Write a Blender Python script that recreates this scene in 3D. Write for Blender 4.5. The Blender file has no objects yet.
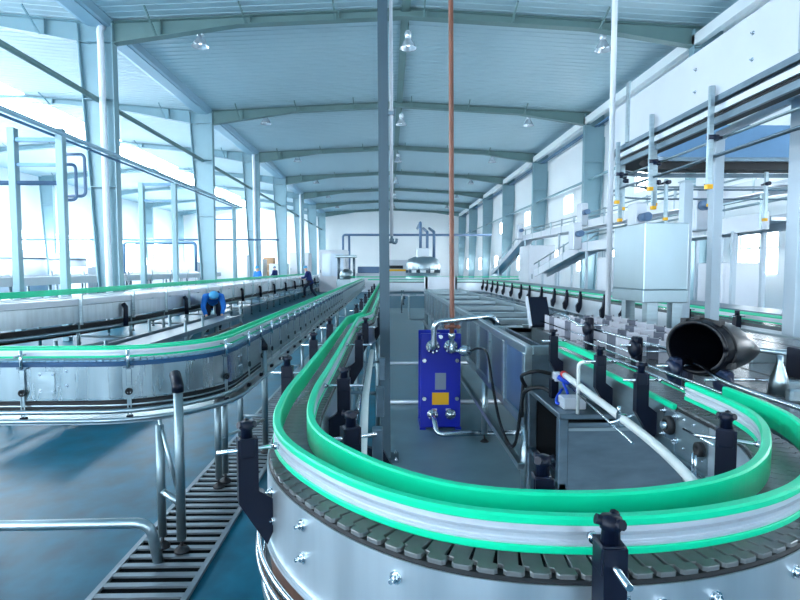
import bpy, math, random
from mathutils import Vector, Matrix
random.seed(7)
PI = math.pi
sc = bpy.context.scene
col = sc.collection
R = math.radians

# ------------------------------------------------------------------ camera model
CAM_H = 1.65
FPX = 540.0
yaw = math.atan(12 / FPX)
pitch = math.atan(32 / math.hypot(FPX, 12))
cd = bpy.data.cameras.new('camera')
cam = bpy.data.objects.new('camera', cd)
col.objects.link(cam)
cam.location = (0, 0, CAM_H)
cam.rotation_euler = (PI / 2 - pitch, 0, -yaw)
cd.sensor_width = 36
cd.lens = FPX / 800 * 36
cd.clip_start = 0.02
cd.clip_end = 300
sc.camera = cam

# ------------------------------------------------------------------ materials
def srgb(r, g, b):
    f = lambda c: ((c / 255) / 12.92) if c / 255 <= .04045 else (((c / 255) + .055) / 1.055) ** 2.4
    return (f(r), f(g), f(b), 1)

def mat(name, rgb, rough=.5, metal=0., var=.0, scale=6., stretch=(1, 1, 1), bump=0., rvar=0., emit=0., spec=.5, trans=0., coat=0.):
    m = bpy.data.materials.new(name)
    m.use_nodes = True
    nt = m.node_tree
    b = nt.nodes['Principled BSDF']
    c = srgb(*rgb)
    b.inputs['Base Color'].default_value = c
    b.inputs['Roughness'].default_value = rough
    b.inputs['Metallic'].default_value = metal
    b.inputs['Specular IOR Level'].default_value = spec
    b.inputs['Transmission Weight'].default_value = trans
    b.inputs['Coat Weight'].default_value = coat
    if emit:
        b.inputs['Emission Color'].default_value = c
        b.inputs['Emission Strength'].default_value = emit
    if var or bump or rvar:
        tc = nt.nodes.new('ShaderNodeTexCoord')
        mp = nt.nodes.new('ShaderNodeMapping')
        mp.inputs['Scale'].default_value = stretch
        nz = nt.nodes.new('ShaderNodeTexNoise')
        nz.inputs['Scale'].default_value = scale
        nz.inputs['Detail'].default_value = 5
        nt.links.new(tc.outputs['Object'], mp.inputs['Vector'])
        nt.links.new(mp.outputs['Vector'], nz.inputs['Vector'])
        if var:
            rp = nt.nodes.new('ShaderNodeValToRGB')
            rp.color_ramp.elements[0].position = .3
            rp.color_ramp.elements[1].position = .7
            rp.color_ramp.elements[0].color = tuple(x * (1 - var) for x in c[:3]) + (1,)
            rp.color_ramp.elements[1].color = tuple(min(1, x * (1 + var)) for x in c[:3]) + (1,)
            nt.links.new(nz.outputs['Fac'], rp.inputs['Fac'])
            nt.links.new(rp.outputs['Color'], b.inputs['Base Color'])
        if rvar:
            mr = nt.nodes.new('ShaderNodeMapRange')
            mr.inputs['To Min'].default_value = max(.02, rough - rvar)
            mr.inputs['To Max'].default_value = min(1, rough + rvar)
            nt.links.new(nz.outputs['Fac'], mr.inputs['Value'])
            nt.links.new(mr.outputs['Result'], b.inputs['Roughness'])
        if bump:
            bp = nt.nodes.new('ShaderNodeBump')
            bp.inputs['Strength'].default_value = bump
            bp.inputs['Distance'].default_value = .01
            nt.links.new(nz.outputs['Fac'], bp.inputs['Height'])
            nt.links.new(bp.outputs['Normal'], b.inputs['Normal'])
    return m

M = {}
M['floor'] = mat('epoxy_floor', (16, 88, 110), .36, 0, .36, 3.0, (1.5, 1.2, 1), .06, .08, spec=.18)
M['slab'] = mat('grey_concrete', (100, 128, 138), .34, 0, .2, 2.5, (1, 1, 1), .05, .12)
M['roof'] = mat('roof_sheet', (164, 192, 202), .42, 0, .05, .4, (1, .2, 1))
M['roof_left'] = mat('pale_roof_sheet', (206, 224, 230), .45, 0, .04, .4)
M['wall'] = mat('white_wall', (246, 249, 250), .7, 0, .02, .6)
M['gutter'] = mat('gutter_paint', (150, 184, 202), .4, .1)
M['eave'] = mat('eave_white', (240, 246, 248), .5)
M['column'] = mat('column_paint', (136, 168, 178), .38, .15, .05, 1.5)
M['rafter'] = mat('rafter_paint', (106, 136, 136), .5, 0, .05, 1.5)
M['downpipe'] = mat('white_plastic_pipe', (236, 242, 250), .3)
M['steel'] = mat('brushed_steel', (164, 180, 186), .32, .95, .1, 5, (1, 1, 9), .0, .1)
M['steel_side'] = mat('satin_steel_skirt', (200, 210, 216), .36, .85, .1, 5, (3, 3, .3), .0, .12)
M['steel_dark'] = mat('dull_steel', (112, 130, 142), .38, .85, .15, 6, (1, 1, 3), 0, .1)
M['chrome'] = mat('polished_pipe', (208, 216, 222), .14, 1., .05, 5)
M['alu'] = mat('anodised_rail', (212, 219, 225), .35, .55, .03, 10)
M['white_metal'] = mat('white_enamel', (202, 207, 214), .35, .1, .03, 3)
M['green'] = mat('green_guide_plastic', (0, 198, 146), .36, 0, .03, 3, spec=.35)
M['slat'] = mat('chain_slat_plastic', (92, 96, 98), .26, 0, .1, 30, spec=.6)
M['slat_blue'] = mat('pale_chain_plastic', (128, 160, 184), .4, 0, .12, 30)
M['black'] = mat('black_plastic', (6, 14, 32), .42, 0, .1, 10, spec=.25)
M['navy'] = mat('navy_plastic', (12, 26, 54), .35, 0, .1, 10)
M['rubber'] = mat('black_rubber', (14, 18, 24), .6)
M['bucket'] = mat('glossy_black_plastic', (7, 10, 18), .33, 0, .2, 8, spec=.3)
M['blue'] = mat('deep_blue_paint', (14, 34, 168), .35, 0, .05, 4)
M['yellow'] = mat('yellow_sticker', (240, 176, 16), .5)
M['grey_label'] = mat('grey_sticker', (128, 140, 158), .5)
M['rust'] = mat('brown_pipe', (122, 72, 54), .45, .0, .2, 5, (1, 1, .6))
M['brown'] = mat('brown_strip', (88, 52, 30), .4, 0, .2, 6)
M['post'] = mat('slate_post_paint', (58, 80, 92), .45, .2, .06, 3)
M['pale_post'] = mat('pale_post_paint', (170, 184, 194), .4, .2)
M['grate'] = mat('grating_steel', (140, 152, 160), .4, .8, .1, 9)
M['pit'] = mat('drain_pit', (4, 10, 14), .9, spec=.05)
M['blue_metal'] = mat('blue_grey_metal', (96, 134, 168), .4, .4, .05, 3)
M['blue_pipe'] = mat('blue_pipe_paint', (92, 120, 152), .4, .2)
M['bluehose'] = mat('blue_hose', (24, 70, 200), .35)
M['whitehose'] = mat('white_tube', (226, 228, 224), .4)
M['carton'] = mat('brown_carton', (178, 142, 108), .8, 0, .1, 3)
M['skylight'] = mat('skylight_daylight', (240, 248, 255), .5, emit=15.)
M['window'] = mat('window_daylight', (238, 247, 255), .4, emit=7.5)
M['window_right'] = mat('right_window_daylight', (238, 247, 255), .4, emit=11.)
M['window_front'] = mat('front_window_daylight', (230, 243, 255), .4, emit=5.)  # glow added behind the camera, out of view
M['glass'] = mat('machine_glass', (206, 222, 236), .08, 0, spec=.6)
M['lamp'] = mat('lamp_reflector', (222, 232, 240), .2, .5)
M['bulb'] = mat('lamp_glass', (230, 240, 250), .1, emit=1.2)
M['plate'] = mat('grey_divider_plate', (176, 176, 184), .3, .2, .1, 20)
M['plate_dark'] = mat('dark_divider_plate', (92, 96, 108), .35, .3, .1, 20)
M['teal_strip'] = mat('dark_teal_strip', (14, 66, 104), .4)
M['tank'] = mat('pale_tank_paint', (196, 206, 218), .35, .2, .04, 3)
M['box_steel'] = mat('mottled_box_steel', (152, 168, 174), .32, .9, .05, 4, (1, 1, .7), 0, .05)
M['leg_steel'] = mat('grey_leg_steel', (126, 144, 150), .36, .85, .08, 6)
M['skirt_grey'] = mat('grey_steel_skirt', (158, 174, 180), .28, .92, .1, 5, (3, 3, .3), 0, .1)
M['skin'] = mat('skin', (216, 170, 142), .5)
M['cap'] = mat('light_blue_cap', (70, 160, 208), .7)
M['navycloth'] = mat('navy_cloth', (18, 42, 104), .8)
M['bluecloth'] = mat('bright_blue_cloth', (24, 120, 214), .75)
M['darkcloth'] = mat('dark_trousers', (24, 32, 52), .8)
M['shoe'] = mat('dark_shoe', (16, 18, 24), .5)
M['amber'] = mat('amber_plastic', (232, 142, 40), .4)
M['red'] = mat('red_plastic', (196, 48, 52), .4)

# ------------------------------------------------------------------ mesh builder
class MB:
    def __init__(s):
        s.v = []; s.f = []; s.sm = []
    def add(s, vs, fs, smooth=False):
        o = len(s.v)
        s.v += [tuple(v) for v in vs]
        s.f += [tuple(i + o for i in f) for f in fs]
        s.sm += [smooth] * len(fs)
        return s
    def box(s, x0, x1, y0, y1, z0, z1, bev=0.):
        if x0 > x1: x0, x1 = x1, x0
        if y0 > y1: y0, y1 = y1, y0
        if z0 > z1: z0, z1 = z1, z0
        if not bev:
            vs = [(x, y, z) for z in (z0, z1) for y in (y0, y1) for x in (x0, x1)]
            return s.add(vs, [(0, 2, 3, 1), (4, 5, 7, 6), (0, 1, 5, 4), (2, 6, 7, 3), (0, 4, 6, 2), (1, 3, 7, 5)])
        b = min(bev, (x1 - x0) * .45, (y1 - y0) * .45, (z1 - z0) * .45)
        ring = lambda i, z: [(x0 + i + b, y0 + i, z), (x1 - i - b, y0 + i, z), (x1 - i, y0 + i + b, z), (x1 - i, y1 - i - b, z),
                             (x1 - i - b, y1 - i, z), (x0 + i + b, y1 - i, z), (x0 + i, y1 - i - b, z), (x0 + i, y0 + i + b, z)]
        return s.loft([ring(b * .6, z0), ring(0, z0 + b), ring(0, z1 - b), ring(b * .6, z1)])
    def obox(s, c, ax, ay, az, hx, hy, hz):
        c = Vector(c); ax = Vector(ax).normalized(); ay = Vector(ay).normalized(); az = Vector(az).normalized()
        vs = [c + ax * (hx * a) + ay * (hy * b) + az * (hz * d) for d in (-1, 1) for b in (-1, 1) for a in (-1, 1)]
        return s.add(vs, [(0, 2, 3, 1), (4, 5, 7, 6), (0, 1, 5, 4), (2, 6, 7, 3), (0, 4, 6, 2), (1, 3, 7, 5)])
    def bar(s, a, b, w, h=None, up=(0, 0, 1)):
        a = Vector(a); b = Vector(b); d = (b - a).normalized(); up = Vector(up)
        if abs(d.dot(up)) > .98: up = Vector((0, 1, 0))
        x = d.cross(up).normalized(); z = x.cross(d).normalized()
        return s.obox((a + b) / 2, x, d, z, w / 2, (b - a).length / 2, (h or w) / 2)
    def loft(s, rings, caps=True, closed=True, smooth=False):
        n = len(rings[0]); vs = [p for r in rings for p in r]; fs = []
        for i in range(len(rings) - 1):
            for j in range(n if closed else n - 1):
                k = (j + 1) % n
                fs.append((i * n + j, i * n + k, (i + 1) * n + k, (i + 1) * n + j))
        s.add(vs, fs, smooth)
        if caps:
            o = len(s.v) - len(vs)
            s.f.append(tuple(o + j for j in reversed(range(n)))); s.sm.append(False)
            s.f.append(tuple(o + (len(rings) - 1) * n + j for j in range(n))); s.sm.append(False)
        return s
    def tube(s, pts, r, n=10, caps=True, radii=None):
        P = [Vector(p) for p in pts]
        rings = []; u = None
        for i, p in enumerate(P):
            t = ((P[min(i + 1, len(P) - 1)] - p).normalized() + (p - P[max(i - 1, 0)]).normalized())
            t = t.normalized() if t.length > 1e-9 else (P[-1] - P[0]).normalized()
            if u is None:
                u = t.cross(Vector((0, 0, 1)) if abs(t.z) < .95 else Vector((1, 0, 0))).normalized()
            u = (u - t * u.dot(t)).normalized(); w = t.cross(u)
            rr = radii[i] if radii else r
            rings.append([p + (u * math.cos(2 * PI * k / n) + w * math.sin(2 * PI * k / n)) * rr for k in range(n)])
        return s.loft(rings, caps, True, True)
    def cyl(s, a, b, r, n=14, r2=None):
        return s.tube([a, b], r, n, True, [r, r2 if r2 is not None else r])
    def lathe(s, prof, c=(0, 0, 0), axis='z', n=24, caps=False, mtx=None):
        rings = []
        for (r, h) in prof:
            ring = []
            for k in range(n):
                a = 2 * PI * k / n; x, y = r * math.cos(a), r * math.sin(a)
                p = {'z': (x, y, h), 'y': (x, h, y), 'x': (h, x, y)}[axis]
                p = Vector(p)
                if mtx: p = mtx @ p
                ring.append(p + Vector(c))
            rings.append(ring)
        return s.loft(rings, caps, True, True)
    def sweep(s, path, prof, closed=True, caps=True, smooth=False):
        """prof (n, z): n to the RIGHT of travel; path (x, y)"""
        P = [Vector((p[0], p[1])) for p in path]; rings = []
        for i, p in enumerate(P):
            a = (p - P[max(i - 1, 0)]); b = (P[min(i + 1, len(P) - 1)] - p)
            a = a.normalized() if a.length > 1e-9 else b.normalized()
            b = b.normalized() if b.length > 1e-9 else a
            t = (a + b).normalized(); k = 1 / max(.5, t.dot(b))
            nr = Vector((t.y, -t.x)) * k
            rings.append([(p.x + nr.x * q[0], p.y + nr.y * q[0], q[1]) for q in prof])
        return s.loft(rings, caps and closed, closed, smooth)
    def prism(s, poly, z0, z1):
        return s.loft([[(x, y, z0) for x, y in poly], [(x, y, z1) for x, y in poly]])
    def mesh(s, name, off=(0, 0, 0)):
        me = bpy.data.meshes.new(name)
        me.from_pydata([(v[0] - off[0], v[1] - off[1], v[2] - off[2]) for v in s.v], [], s.f)
        me.polygons.foreach_set('use_smooth', s.sm)
        me.update()
        import bmesh
        bm = bmesh.new(); bm.from_mesh(me)
        bmesh.ops.recalc_face_normals(bm, faces=bm.faces)
        bm.to_mesh(me); bm.free()
        return me
    def build(s, name, m, parent=None, loc=None):
        """vertices are world coordinates; under a parent they become local to its root"""
        off = (0, 0, 0)
        if parent is not None:
            r = parent
            while r.parent: r = r.parent
            off = r.location
        elif loc is not None:
            off = loc
        me = s.mesh(name, off)
        me.materials.append(M[m] if isinstance(m, str) else m)
        o = bpy.data.objects.new(name, me); col.objects.link(o)
        if parent is not None: o.parent = parent
        elif loc is not None: o.location = loc
        return o

def tag(o, label, cat, group=None, kind=None):
    o['label'] = label; o['category'] = cat
    if group: o['group'] = group
    if kind: o['kind'] = kind
    return o
def thing(name, label, cat, loc=(0, 0, 0), group=None, rz=0):
    o = bpy.data.objects.new(name, None); col.objects.link(o)
    o.location = loc; o.rotation_euler = (0, 0, rz); o.empty_display_size = .1
    return tag(o, label, cat, group)
def struct(o):
    o['kind'] = 'structure'; return o
def inst(src, name, parent, loc, rz=0):
    """a part copy sharing mesh data, with its sub-parts"""
    c = src.copy(); c.name = name; col.objects.link(c); c.parent = parent
    c.location = loc; c.rotation_euler = (0, 0, rz)
    for ch in src.children:
        d = ch.copy(); d.name = ch.name.split('.')[0]; col.objects.link(d); d.parent = c
    return c
def copy_tree(o, loc, label=None, rz=None, group=None):
    c = o.copy(); col.objects.link(c); c.location = loc
    if rz is not None: c.rotation_euler = (0, 0, rz)
    if label: c['label'] = label
    if group: c['group'] = group
    for ch in list(o.children):
        d = ch.copy(); col.objects.link(d); d.parent = c
        for g in ch.children:
            e = g.copy(); col.objects.link(e); e.parent = d
    return c
def fillet(pts, r, n=6):
    P = [Vector(p) for p in pts]; out = [P[0]]
    for i in range(1, len(P) - 1):
        a = (P[i - 1] - P[i]); b = (P[i + 1] - P[i])
        d = min(r, a.length * .49, b.length * .49)
        p0 = P[i] + a.normalized() * d; p1 = P[i] + b.normalized() * d
        for k in range(n + 1):
            t = k / n
            out.append(p0 * (1 - t) ** 2 + P[i] * 2 * t * (1 - t) + p1 * t * t)
    out.append(P[-1]); return out
def spline(pts, n=8):
    P = [Vector(p) for p in pts]; out = []
    for i in range(len(P) - 1):
        p0 = P[max(i - 1, 0)]; p1 = P[i]; p2 = P[i + 1]; p3 = P[min(i + 2, len(P) - 1)]
        for k in range(n):
            t = k / n
            out.append(.5 * ((2 * p1) + (p2 - p0) * t + (2 * p0 - 5 * p1 + 4 * p2 - p3) * t * t + (3 * p1 - p0 - 3 * p2 + p3) * t ** 3))
    out.append(P[-1]); return out
def arc(cx, cy, r, a0, a1, n):
    return [(cx + r * math.cos(R(a0 + (a1 - a0) * k / n)), cy + r * math.sin(R(a0 + (a1 - a0) * k / n))) for k in range(n + 1)]
def walk(path, step, start=0., end=None):
    """points every step metres: (x, y, tangent angle)"""
    out = []; pos = start; acc = 0
    for i in range(len(path) - 1):
        a = Vector(path[i][:2]); b = Vector(path[i + 1][:2]); L = (b - a).length
        while pos <= acc + L + 1e-9:
            if end is not None and pos > end: return out
            p = a + (b - a) * ((pos - acc) / L) if L > 1e-9 else a
            out.append((p.x, p.y, math.atan2(b.y - a.y, b.x - a.x), pos)); pos += step
        acc += L
    return out
def path_len(path):
    return sum((Vector(path[i + 1][:2]) - Vector(path[i][:2])).length for i in range(len(path) - 1))
ORD = ['nearest', 'second nearest', 'third nearest', 'fourth nearest', 'fifth nearest', 'sixth nearest', 'farthest', 'seventh nearest']

# ------------------------------------------------------------------ the hall
S = 8.4
FY = [15.5 + S * i for i in range(7)]
Y0, Y1 = -9.0, 67.5
XL, XR, XM = -7.55, 8.6, .5
XW = 9.5          # right wall
XLW = -26.0       # far wall of the left bay
Z_EAVE, Z_RIDGE = 8.42, 8.87

fb = MB(); fb.box(XLW, XW, Y0, Y1, -.2, 0)
struct(fb.build('floor', 'floor'))

def ribbed(name, xa, za, xb, zb, m, y0=Y0, y1=Y1):
    b = MB(); prof = []
    y = y0; p = .3
    while y < y1:
        prof += [(y, 0), (y + .2, 0), (y + .215, .016), (y + .285, .016)]
        y += p
    prof.append((y1, 0))
    ra = [(xa, yy, za + d) for yy, d in prof]; rb = [(xb, yy, zb + d) for yy, d in prof]
    ta = [(xa, yy, za + .12) for yy, d in prof]; tb = [(xb, yy, zb + .12) for yy, d in prof]
    b.loft([ta, ra, rb, tb, ta], caps=False, closed=False)
    return struct(b.build(name, m))
ribbed('ceiling', XL - .5, Z_EAVE, XM, Z_RIDGE, 'roof')
ribbed('ceiling', XM, Z_RIDGE, XW + .2, Z_EAVE, 'roof')
XV, ZV, XRG, ZRG = -8.4, 8.42, -16.6, 9.1
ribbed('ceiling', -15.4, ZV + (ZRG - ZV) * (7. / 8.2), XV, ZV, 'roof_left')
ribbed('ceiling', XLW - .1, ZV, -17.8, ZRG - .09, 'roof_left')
# skylight strip along the ridge of the left bay, one pane to each bay
ys = [Y0] + [FY[0] - S] + FY + [Y1]
wn = 1
for i in range(len(ys) - 1):
    b = MB()
    za = ZV + (ZRG - ZV) * (7. / 8.2)
    a0, a1 = ys[i] + .25, ys[i + 1] - .25
    b.loft([[(-15.4, a0, za), (-15.4, a1, za), (-15.4, a1, za + .06), (-15.4, a0, za + .06)],
            [(-16.6, a0, ZRG), (-16.6, a1, ZRG), (-16.6, a1, ZRG + .06), (-16.6, a0, ZRG + .06)],
            [(-17.8, a0, za), (-17.8, a1, za), (-17.8, a1, za + .06), (-17.8, a0, za + .06)]])
    o = struct(b.build('window_%d' % wn, 'skylight')); wn += 1
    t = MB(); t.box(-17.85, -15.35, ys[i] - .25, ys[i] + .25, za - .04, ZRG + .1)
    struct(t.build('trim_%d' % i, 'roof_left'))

# walls
w = MB(); w.box(XLW - .2, XW + .2, Y1, Y1 + .2, 0, 9.3)
struct(w.build('wall_back', 'wall'))
# right wall with real window openings
def wall_with_windows(name, x0, x1, wins):
    b = MB(); ysorted = sorted(wins)
    yy = Y0
    cols = {}
    for (a, c, z0, z1) in ysorted: cols.setdefault((a, c), []).append((z0, z1))
    for (a, c), zs in sorted(cols.items()):
        b.box(x0, x1, yy, a, 0, 9.0)
        zz = 0
        for (z0, z1) in sorted(zs):
            b.box(x0, x1, a, c, zz, z0); zz = z1
        b.box(x0, x1, a, c, zz, 9.0)
        yy = c
    b.box(x0, x1, yy, Y1, 0, 9.0)
    return struct(b.build(name, 'wall'))
def add_window(x, a, c, z0, z1, nx, m='window'):
    global wn
    b = MB(); b.box(x - .01, x + .01, a, c, z0, z1)
    o = struct(b.build('window_%d' % wn, m)); wn += 1
    f = MB()
    d = .05
    f.box(x - d, x + d, a, a + .06, z0, z1); f.box(x - d, x + d, c - .06, c, z0, z1)
    f.box(x - d, x + d, a, c, z0, z0 + .06); f.box(x - d, x + d, a, c, z1 - .06, z1)
    for k in range(1, nx):
        q = a + (c - a) * k / nx
        f.box(x - d * .8, x + d * .8, q - .025, q + .025, z0, z1)
    zm = z0 + (z1 - z0) * .55
    f.box(x - d * .8, x + d * .8, a, c, zm - .025, zm + .025)
    f.build('window_frame', 'eave', o)
winsR = []
for fy in [FY[0] - 2 * S, FY[0] - S] + FY[:-1]:
    winsR.append((fy + 2.2, fy + 4.2, 1.45, 2.75)); winsR.append((fy + 5.0, fy + 6.8, 1.45, 2.75))
    winsR.append((fy + 3.2, fy + 5.0 - .02, 4.6, 5.5))
# the high window sits between the two lower ones, so keep its own columns clear of them
winsR2 = []
for fy in [FY[0] - 2 * S, FY[0] - S] + FY[:-1]:
    winsR2 += [(fy + 1.6, fy + 3.2, 1.45, 2.75), (fy + 3.9, fy + 5.3, 4.5, 5.5), (fy + 5.9, fy + 7.4, 1.45, 2.75)]
wall_with_windows('wall_right', XW, XW + .2, winsR2)
for q in winsR2: add_window(XW + .1, *q, nx=2, m='window_right')
winsL = []
for fy in [FY[0] - 3 * S + 1, FY[0] - 2 * S, FY[0] - S] + FY[:-1]:
    winsL += [(fy + .9, fy + 7.5, 1.2, 4.4), ]
winsL = [q for q in winsL if q[0] > Y0]
winsL2 = []
for q in sorted(winsL):
    if not winsL2 or q[0] > winsL2[-1][1]: winsL2.append(q)
bl = MB(); yy = Y0
for (a, c, z0, z1) in winsL2:
    bl.box(XLW - .2, XLW, yy, a, 0, 9.0)
    bl.box(XLW - .2, XLW, a, c, 0, z0); bl.box(XLW - .2, XLW, a, c, z1, 9.0)
    yy = c
bl.box(XLW - .2, XLW, yy, Y1, 0, 9.0)
struct(bl.build('wall_left', 'wall'))
for (a, c, z0, z1) in winsL2:
    add_window(XLW - .1, a, c, z0, z1, 5)

# wall behind the camera with tall glowing panes added to light the foreground
bf = MB(); xx = XLW
wf = [(-22.0, -16.0), (-13.0, -9.0), (-6.0, -2.6), (1.2, 3.4), (6.0, 8.0)]
for (a, c) in wf:
    bf.box(xx, a, Y0 - .2, Y0, 0, 9.2); bf.box(a, c, Y0 - .2, Y0, 0, 1.0); bf.box(a, c, Y0 - .2, Y0, 6.5, 9.2); xx = c
bf.box(xx, XW, Y0 - .2, Y0, 0, 9.2)
struct(bf.build('wall_front', 'wall'))
for (a, c) in wf:
    b = MB(); b.box(a, c, Y0 - .11, Y0 - .09, 1.0, 6.5)
    o = struct(b.build('window_%d' % wn, 'window_front')); wn += 1  # unseen glowing pane, added for light and reflections on the near steel
    f = MB()
    for k in range(5):
        q = a + (c - a) * k / 4; f.box(q - .04, q + .04, Y0 - .15, Y0 - .05, 1.0, 6.5)
    for z in (1.0, 2.8, 4.6, 6.46): f.box(a, c, Y0 - .15, Y0 - .05, z - .03, z + .04)
    f.build('window_frame', 'eave', o)

# gutter over the left column row, white eave beam on the right
t = MB(); t.sweep([(.13, Y0), (.13, Y1)], [(-8.5, 8.72), (-8.5, 8.36), (-8.35, 8.3), (-8.1, 8.3), (-8.1, 8.27), (-7.9, 8.27), (-7.9, 8.3), (-7.78, 8.3), (-7.66, 8.42), (-7.66, 8.72)])
struct(t.build('trim_20', 'gutter'))
t = MB(); t.box(8.62, 8.88, Y0, Y1, 7.96, 8.16); t.box(8.6, 8.65, Y0, Y1, 7.9, 8.2)
struct(t.build('trim_21', 'eave'))
t = MB(); t.box(XW - .06, XW, Y0, Y1, 0, .25)
struct(t.build('baseboard_right', 'rafter'))
t = MB(); t.box(XM - .12, XM + .12, Y0, Y1, 8.78, 8.84)
struct(t.build('trim_22', 'rafter'))

def column(label, x_in, sgn, y, cat_group, pipe=False, h=8.35):
    """sgn -1: left row (outer side to -x)"""
    r = thing('steel_column', label, 'column', (x_in, y, 0), cat_group)
    wb, wt, d = .52, .95, .26
    X = lambda q: x_in + sgn * q
    b = MB(); b.loft([[(X(.02), y - .008, 0), (X(wb), y - .008, 0), (X(wb), y + .008, 0), (X(.02), y + .008, 0)],
                      [(X(.02), y - .008, h), (X(wt), y - .008, h), (X(wt), y + .008, h), (X(.02), y + .008, h)]])
    b.build('web', 'column', r)
    b = MB(); b.box(X(0), X(.03), y - d / 2, y + d / 2, 0, h); b.build('flange', 'column', r)
    b = MB(); b.loft([[(X(wb), y - d / 2, 0), (X(wb + .03), y - d / 2, 0), (X(wb + .03), y + d / 2, 0), (X(wb), y + d / 2, 0)],
                      [(X(wt), y - d / 2, h), (X(wt + .03), y - d / 2, h), (X(wt + .03), y + d / 2, h), (X(wt), y + d / 2, h)]])
    b.build('flange', 'column', r)
    b = MB(); b.box(X(-.06), X(wb + .1), y - .22, y + .22, 0, .03)
    b.build('base_plate', 'column', r)
    b = MB()
    for z in (3.9, 6.3, h - .5): b.box(X(.02), X(wb + (wt - wb) * z / h), y - d / 2, y + d / 2, z, z + .02)
    b.build('stiffener', 'column', r)
    if pipe:
        b = MB(); b.tube(fillet([(X(.3), y - .03, 8.28), (X(.3), y - .2, 8.15), (X(.28), y - .2, 7.8), (X(.25), y - .2, .3), (X(.25), y - .3, .12)], .15), .085, 12)
        p = b.build('downpipe', 'downpipe', r); p['label'] = 'white rainwater downpipe'
    return r
for i, fy in enumerate(FY):
    column('tapered pale steel column in the row left of the aisle, %s to the camera' % ORD[i], XL, -1, fy, 'columns of the left row', i in (0, 2, 4))
    column('tapered grey green steel column against the right wall, %s to the camera' % ORD[i], XR, 1, fy, 'columns of the right row', False)
    column('tapered pale steel column of the outer row beyond the left bay, %s to the camera' % ORD[i], -24.6, -1, fy, 'columns of the outer row', False)

def rafter(label, y, xa, xb, xm, zt_e, zt_r, m, grp):
    r = thing('roof_rafter', label, 'rafter', (xm, y, zt_r - .3), grp)
    hp = 3.4
    def zt(x):
        return zt_e + (zt_r - zt_e) * ((x - xa) / (xm - xa) if x < xm else (xb - x) / (xb - xm))
    def dp(x):
        e = min(x - xa, xb - x)
        return .24 + (.34 * (1 - e / hp) if e < hp else 0)
    xs = [xa, xa + hp, xm, xb - hp, xb]
    b = MB()
    for i in range(4):
        q0, q1 = xs[i], xs[i + 1]
        b.loft([[(q0, y - .005, zt(q0) - dp(q0)), (q0, y + .005, zt(q0) - dp(q0)), (q0, y + .005, zt(q0)), (q0, y - .005, zt(q0))],
                [(q1, y - .005, zt(q1) - dp(q1)), (q1, y + .005, zt(q1) - dp(q1)), (q1, y + .005, zt(q1)), (q1, y - .005, zt(q1))]])
    b.build('web', m, r)
    for top in (0, 1):
        b = MB()
        for i in range(4):
            q0, q1 = xs[i], xs[i + 1]
            f = (lambda q: zt(q) - .02) if top else (lambda q: zt(q) - dp(q))
            b.loft([[(q0, y - .13, f(q0)), (q0, y + .13, f(q0)), (q0, y + .13, f(q0) + .02), (q0, y - .13, f(q0) + .02)],
                    [(q1, y - .13, f(q1)), (q1, y + .13, f(q1)), (q1, y + .13, f(q1) + .02), (q1, y - .13, f(q1) + .02)]])
        b.build('flange', m, r)
    x = xa + 1.3
    while x < xb - 1:
        b = MB(); b.box(x - .012, x + .012, y - .12, y + .12, zt(x) - dp(x), zt(x)); b.build('stiffener', m, r)
        b = MB(); b.bar((x - .1, y - .14, zt(x) - dp(x)), (x - .1, y - .85, zt(x) + .0), .04); b.build('fly_brace', m, r)
        x += 2.45
    return r
for i, fy in enumerate(FY):
    rafter('grey green steel roof rafter over the main aisle, %s to the camera' % ORD[i], fy, XL + .0, XR + .5, XM, Z_EAVE - .02, Z_RIDGE - .02, 'rafter', 'rafters over the main aisle')
    rafter('pale steel roof rafter over the left bay, %s to the camera' % ORD[i], fy, -25.4, -8.2, XRG, ZV - .03, ZRG - .04, 'column', 'rafters over the left bay')

# strut pipe along the left columns
b = MB(); b.cyl((-8.02, Y0 + 2, 6.3), (-8.02, FY[-1], 6.3), .07, 12)
tag(b.build('strut_pipe', 'rafter'), 'long thin grey strut pipe running from column to column on the left, high up', 'pipe')
b = MB(); b.cyl((8.9, Y0 + 2, 5.55), (8.9, FY[-1], 5.55), .06, 12)
tag(b.build('wall_pipe', 'column'), 'straight pale pipe running high along the right wall behind the columns', 'pipe')
b = MB(); b.cyl((9.1, Y0 + 2, 7.85), (9.1, FY[-1], 7.85), .05, 10); b.cyl((9.25, Y0 + 2, 7.85), (9.25, FY[-1], 7.85), .03, 10)
tag(b.build('eave_conduit', 'blue_metal'), 'pair of dark conduits running under the white right eave beam', 'conduit')

# high-bay lamps
lamp0 = None
def lamp_at(x, y, label):
    global lamp0
    if lamp0 is None:
        r = thing('high_bay_lamp', label, 'lamp', (0, 0, 0), 'high bay lamps under the roof')
        b = MB(); b.cyl((0, 0, .36), (0, 0, .62), .015, 8); b.build('hanger', 'rafter', r)
        b = MB(); b.lathe([(.0, .4), (.08, .4), (.1, .36), (.1, .22), (.06, .18), (0.02, .18)], n=16); b.build('ballast_housing', 'lamp', r)
        b = MB(); b.lathe([(.06, .19), (.1, .16), (.16, .06), (.235, -.09), (.25, -.1), (.235, -.08), (.15, .06), (.09, .15), (.055, .18)], n=24); b.build('reflector', 'lamp', r)
        b = MB(); b.lathe([(0.0, .16), (.05, .12), (.065, .05), (.05, -.02), (0.0, -.05)], n=16); b.build('bulb', 'bulb', r)
        r.location = (x, y, 8.12); lamp0 = r
    else:
        copy_tree(lamp0, (x, y, 8.12), label)
for i in range(6):
    for x, nm in ((-5.4, 'left'), (.6, 'middle'), (6.3, 'right')):
        lamp_at(x, 16.1 + S * i, 'bell shaped high bay lamp hanging in the %s line, %s to the camera' % (nm, ORD[i]))

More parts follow.
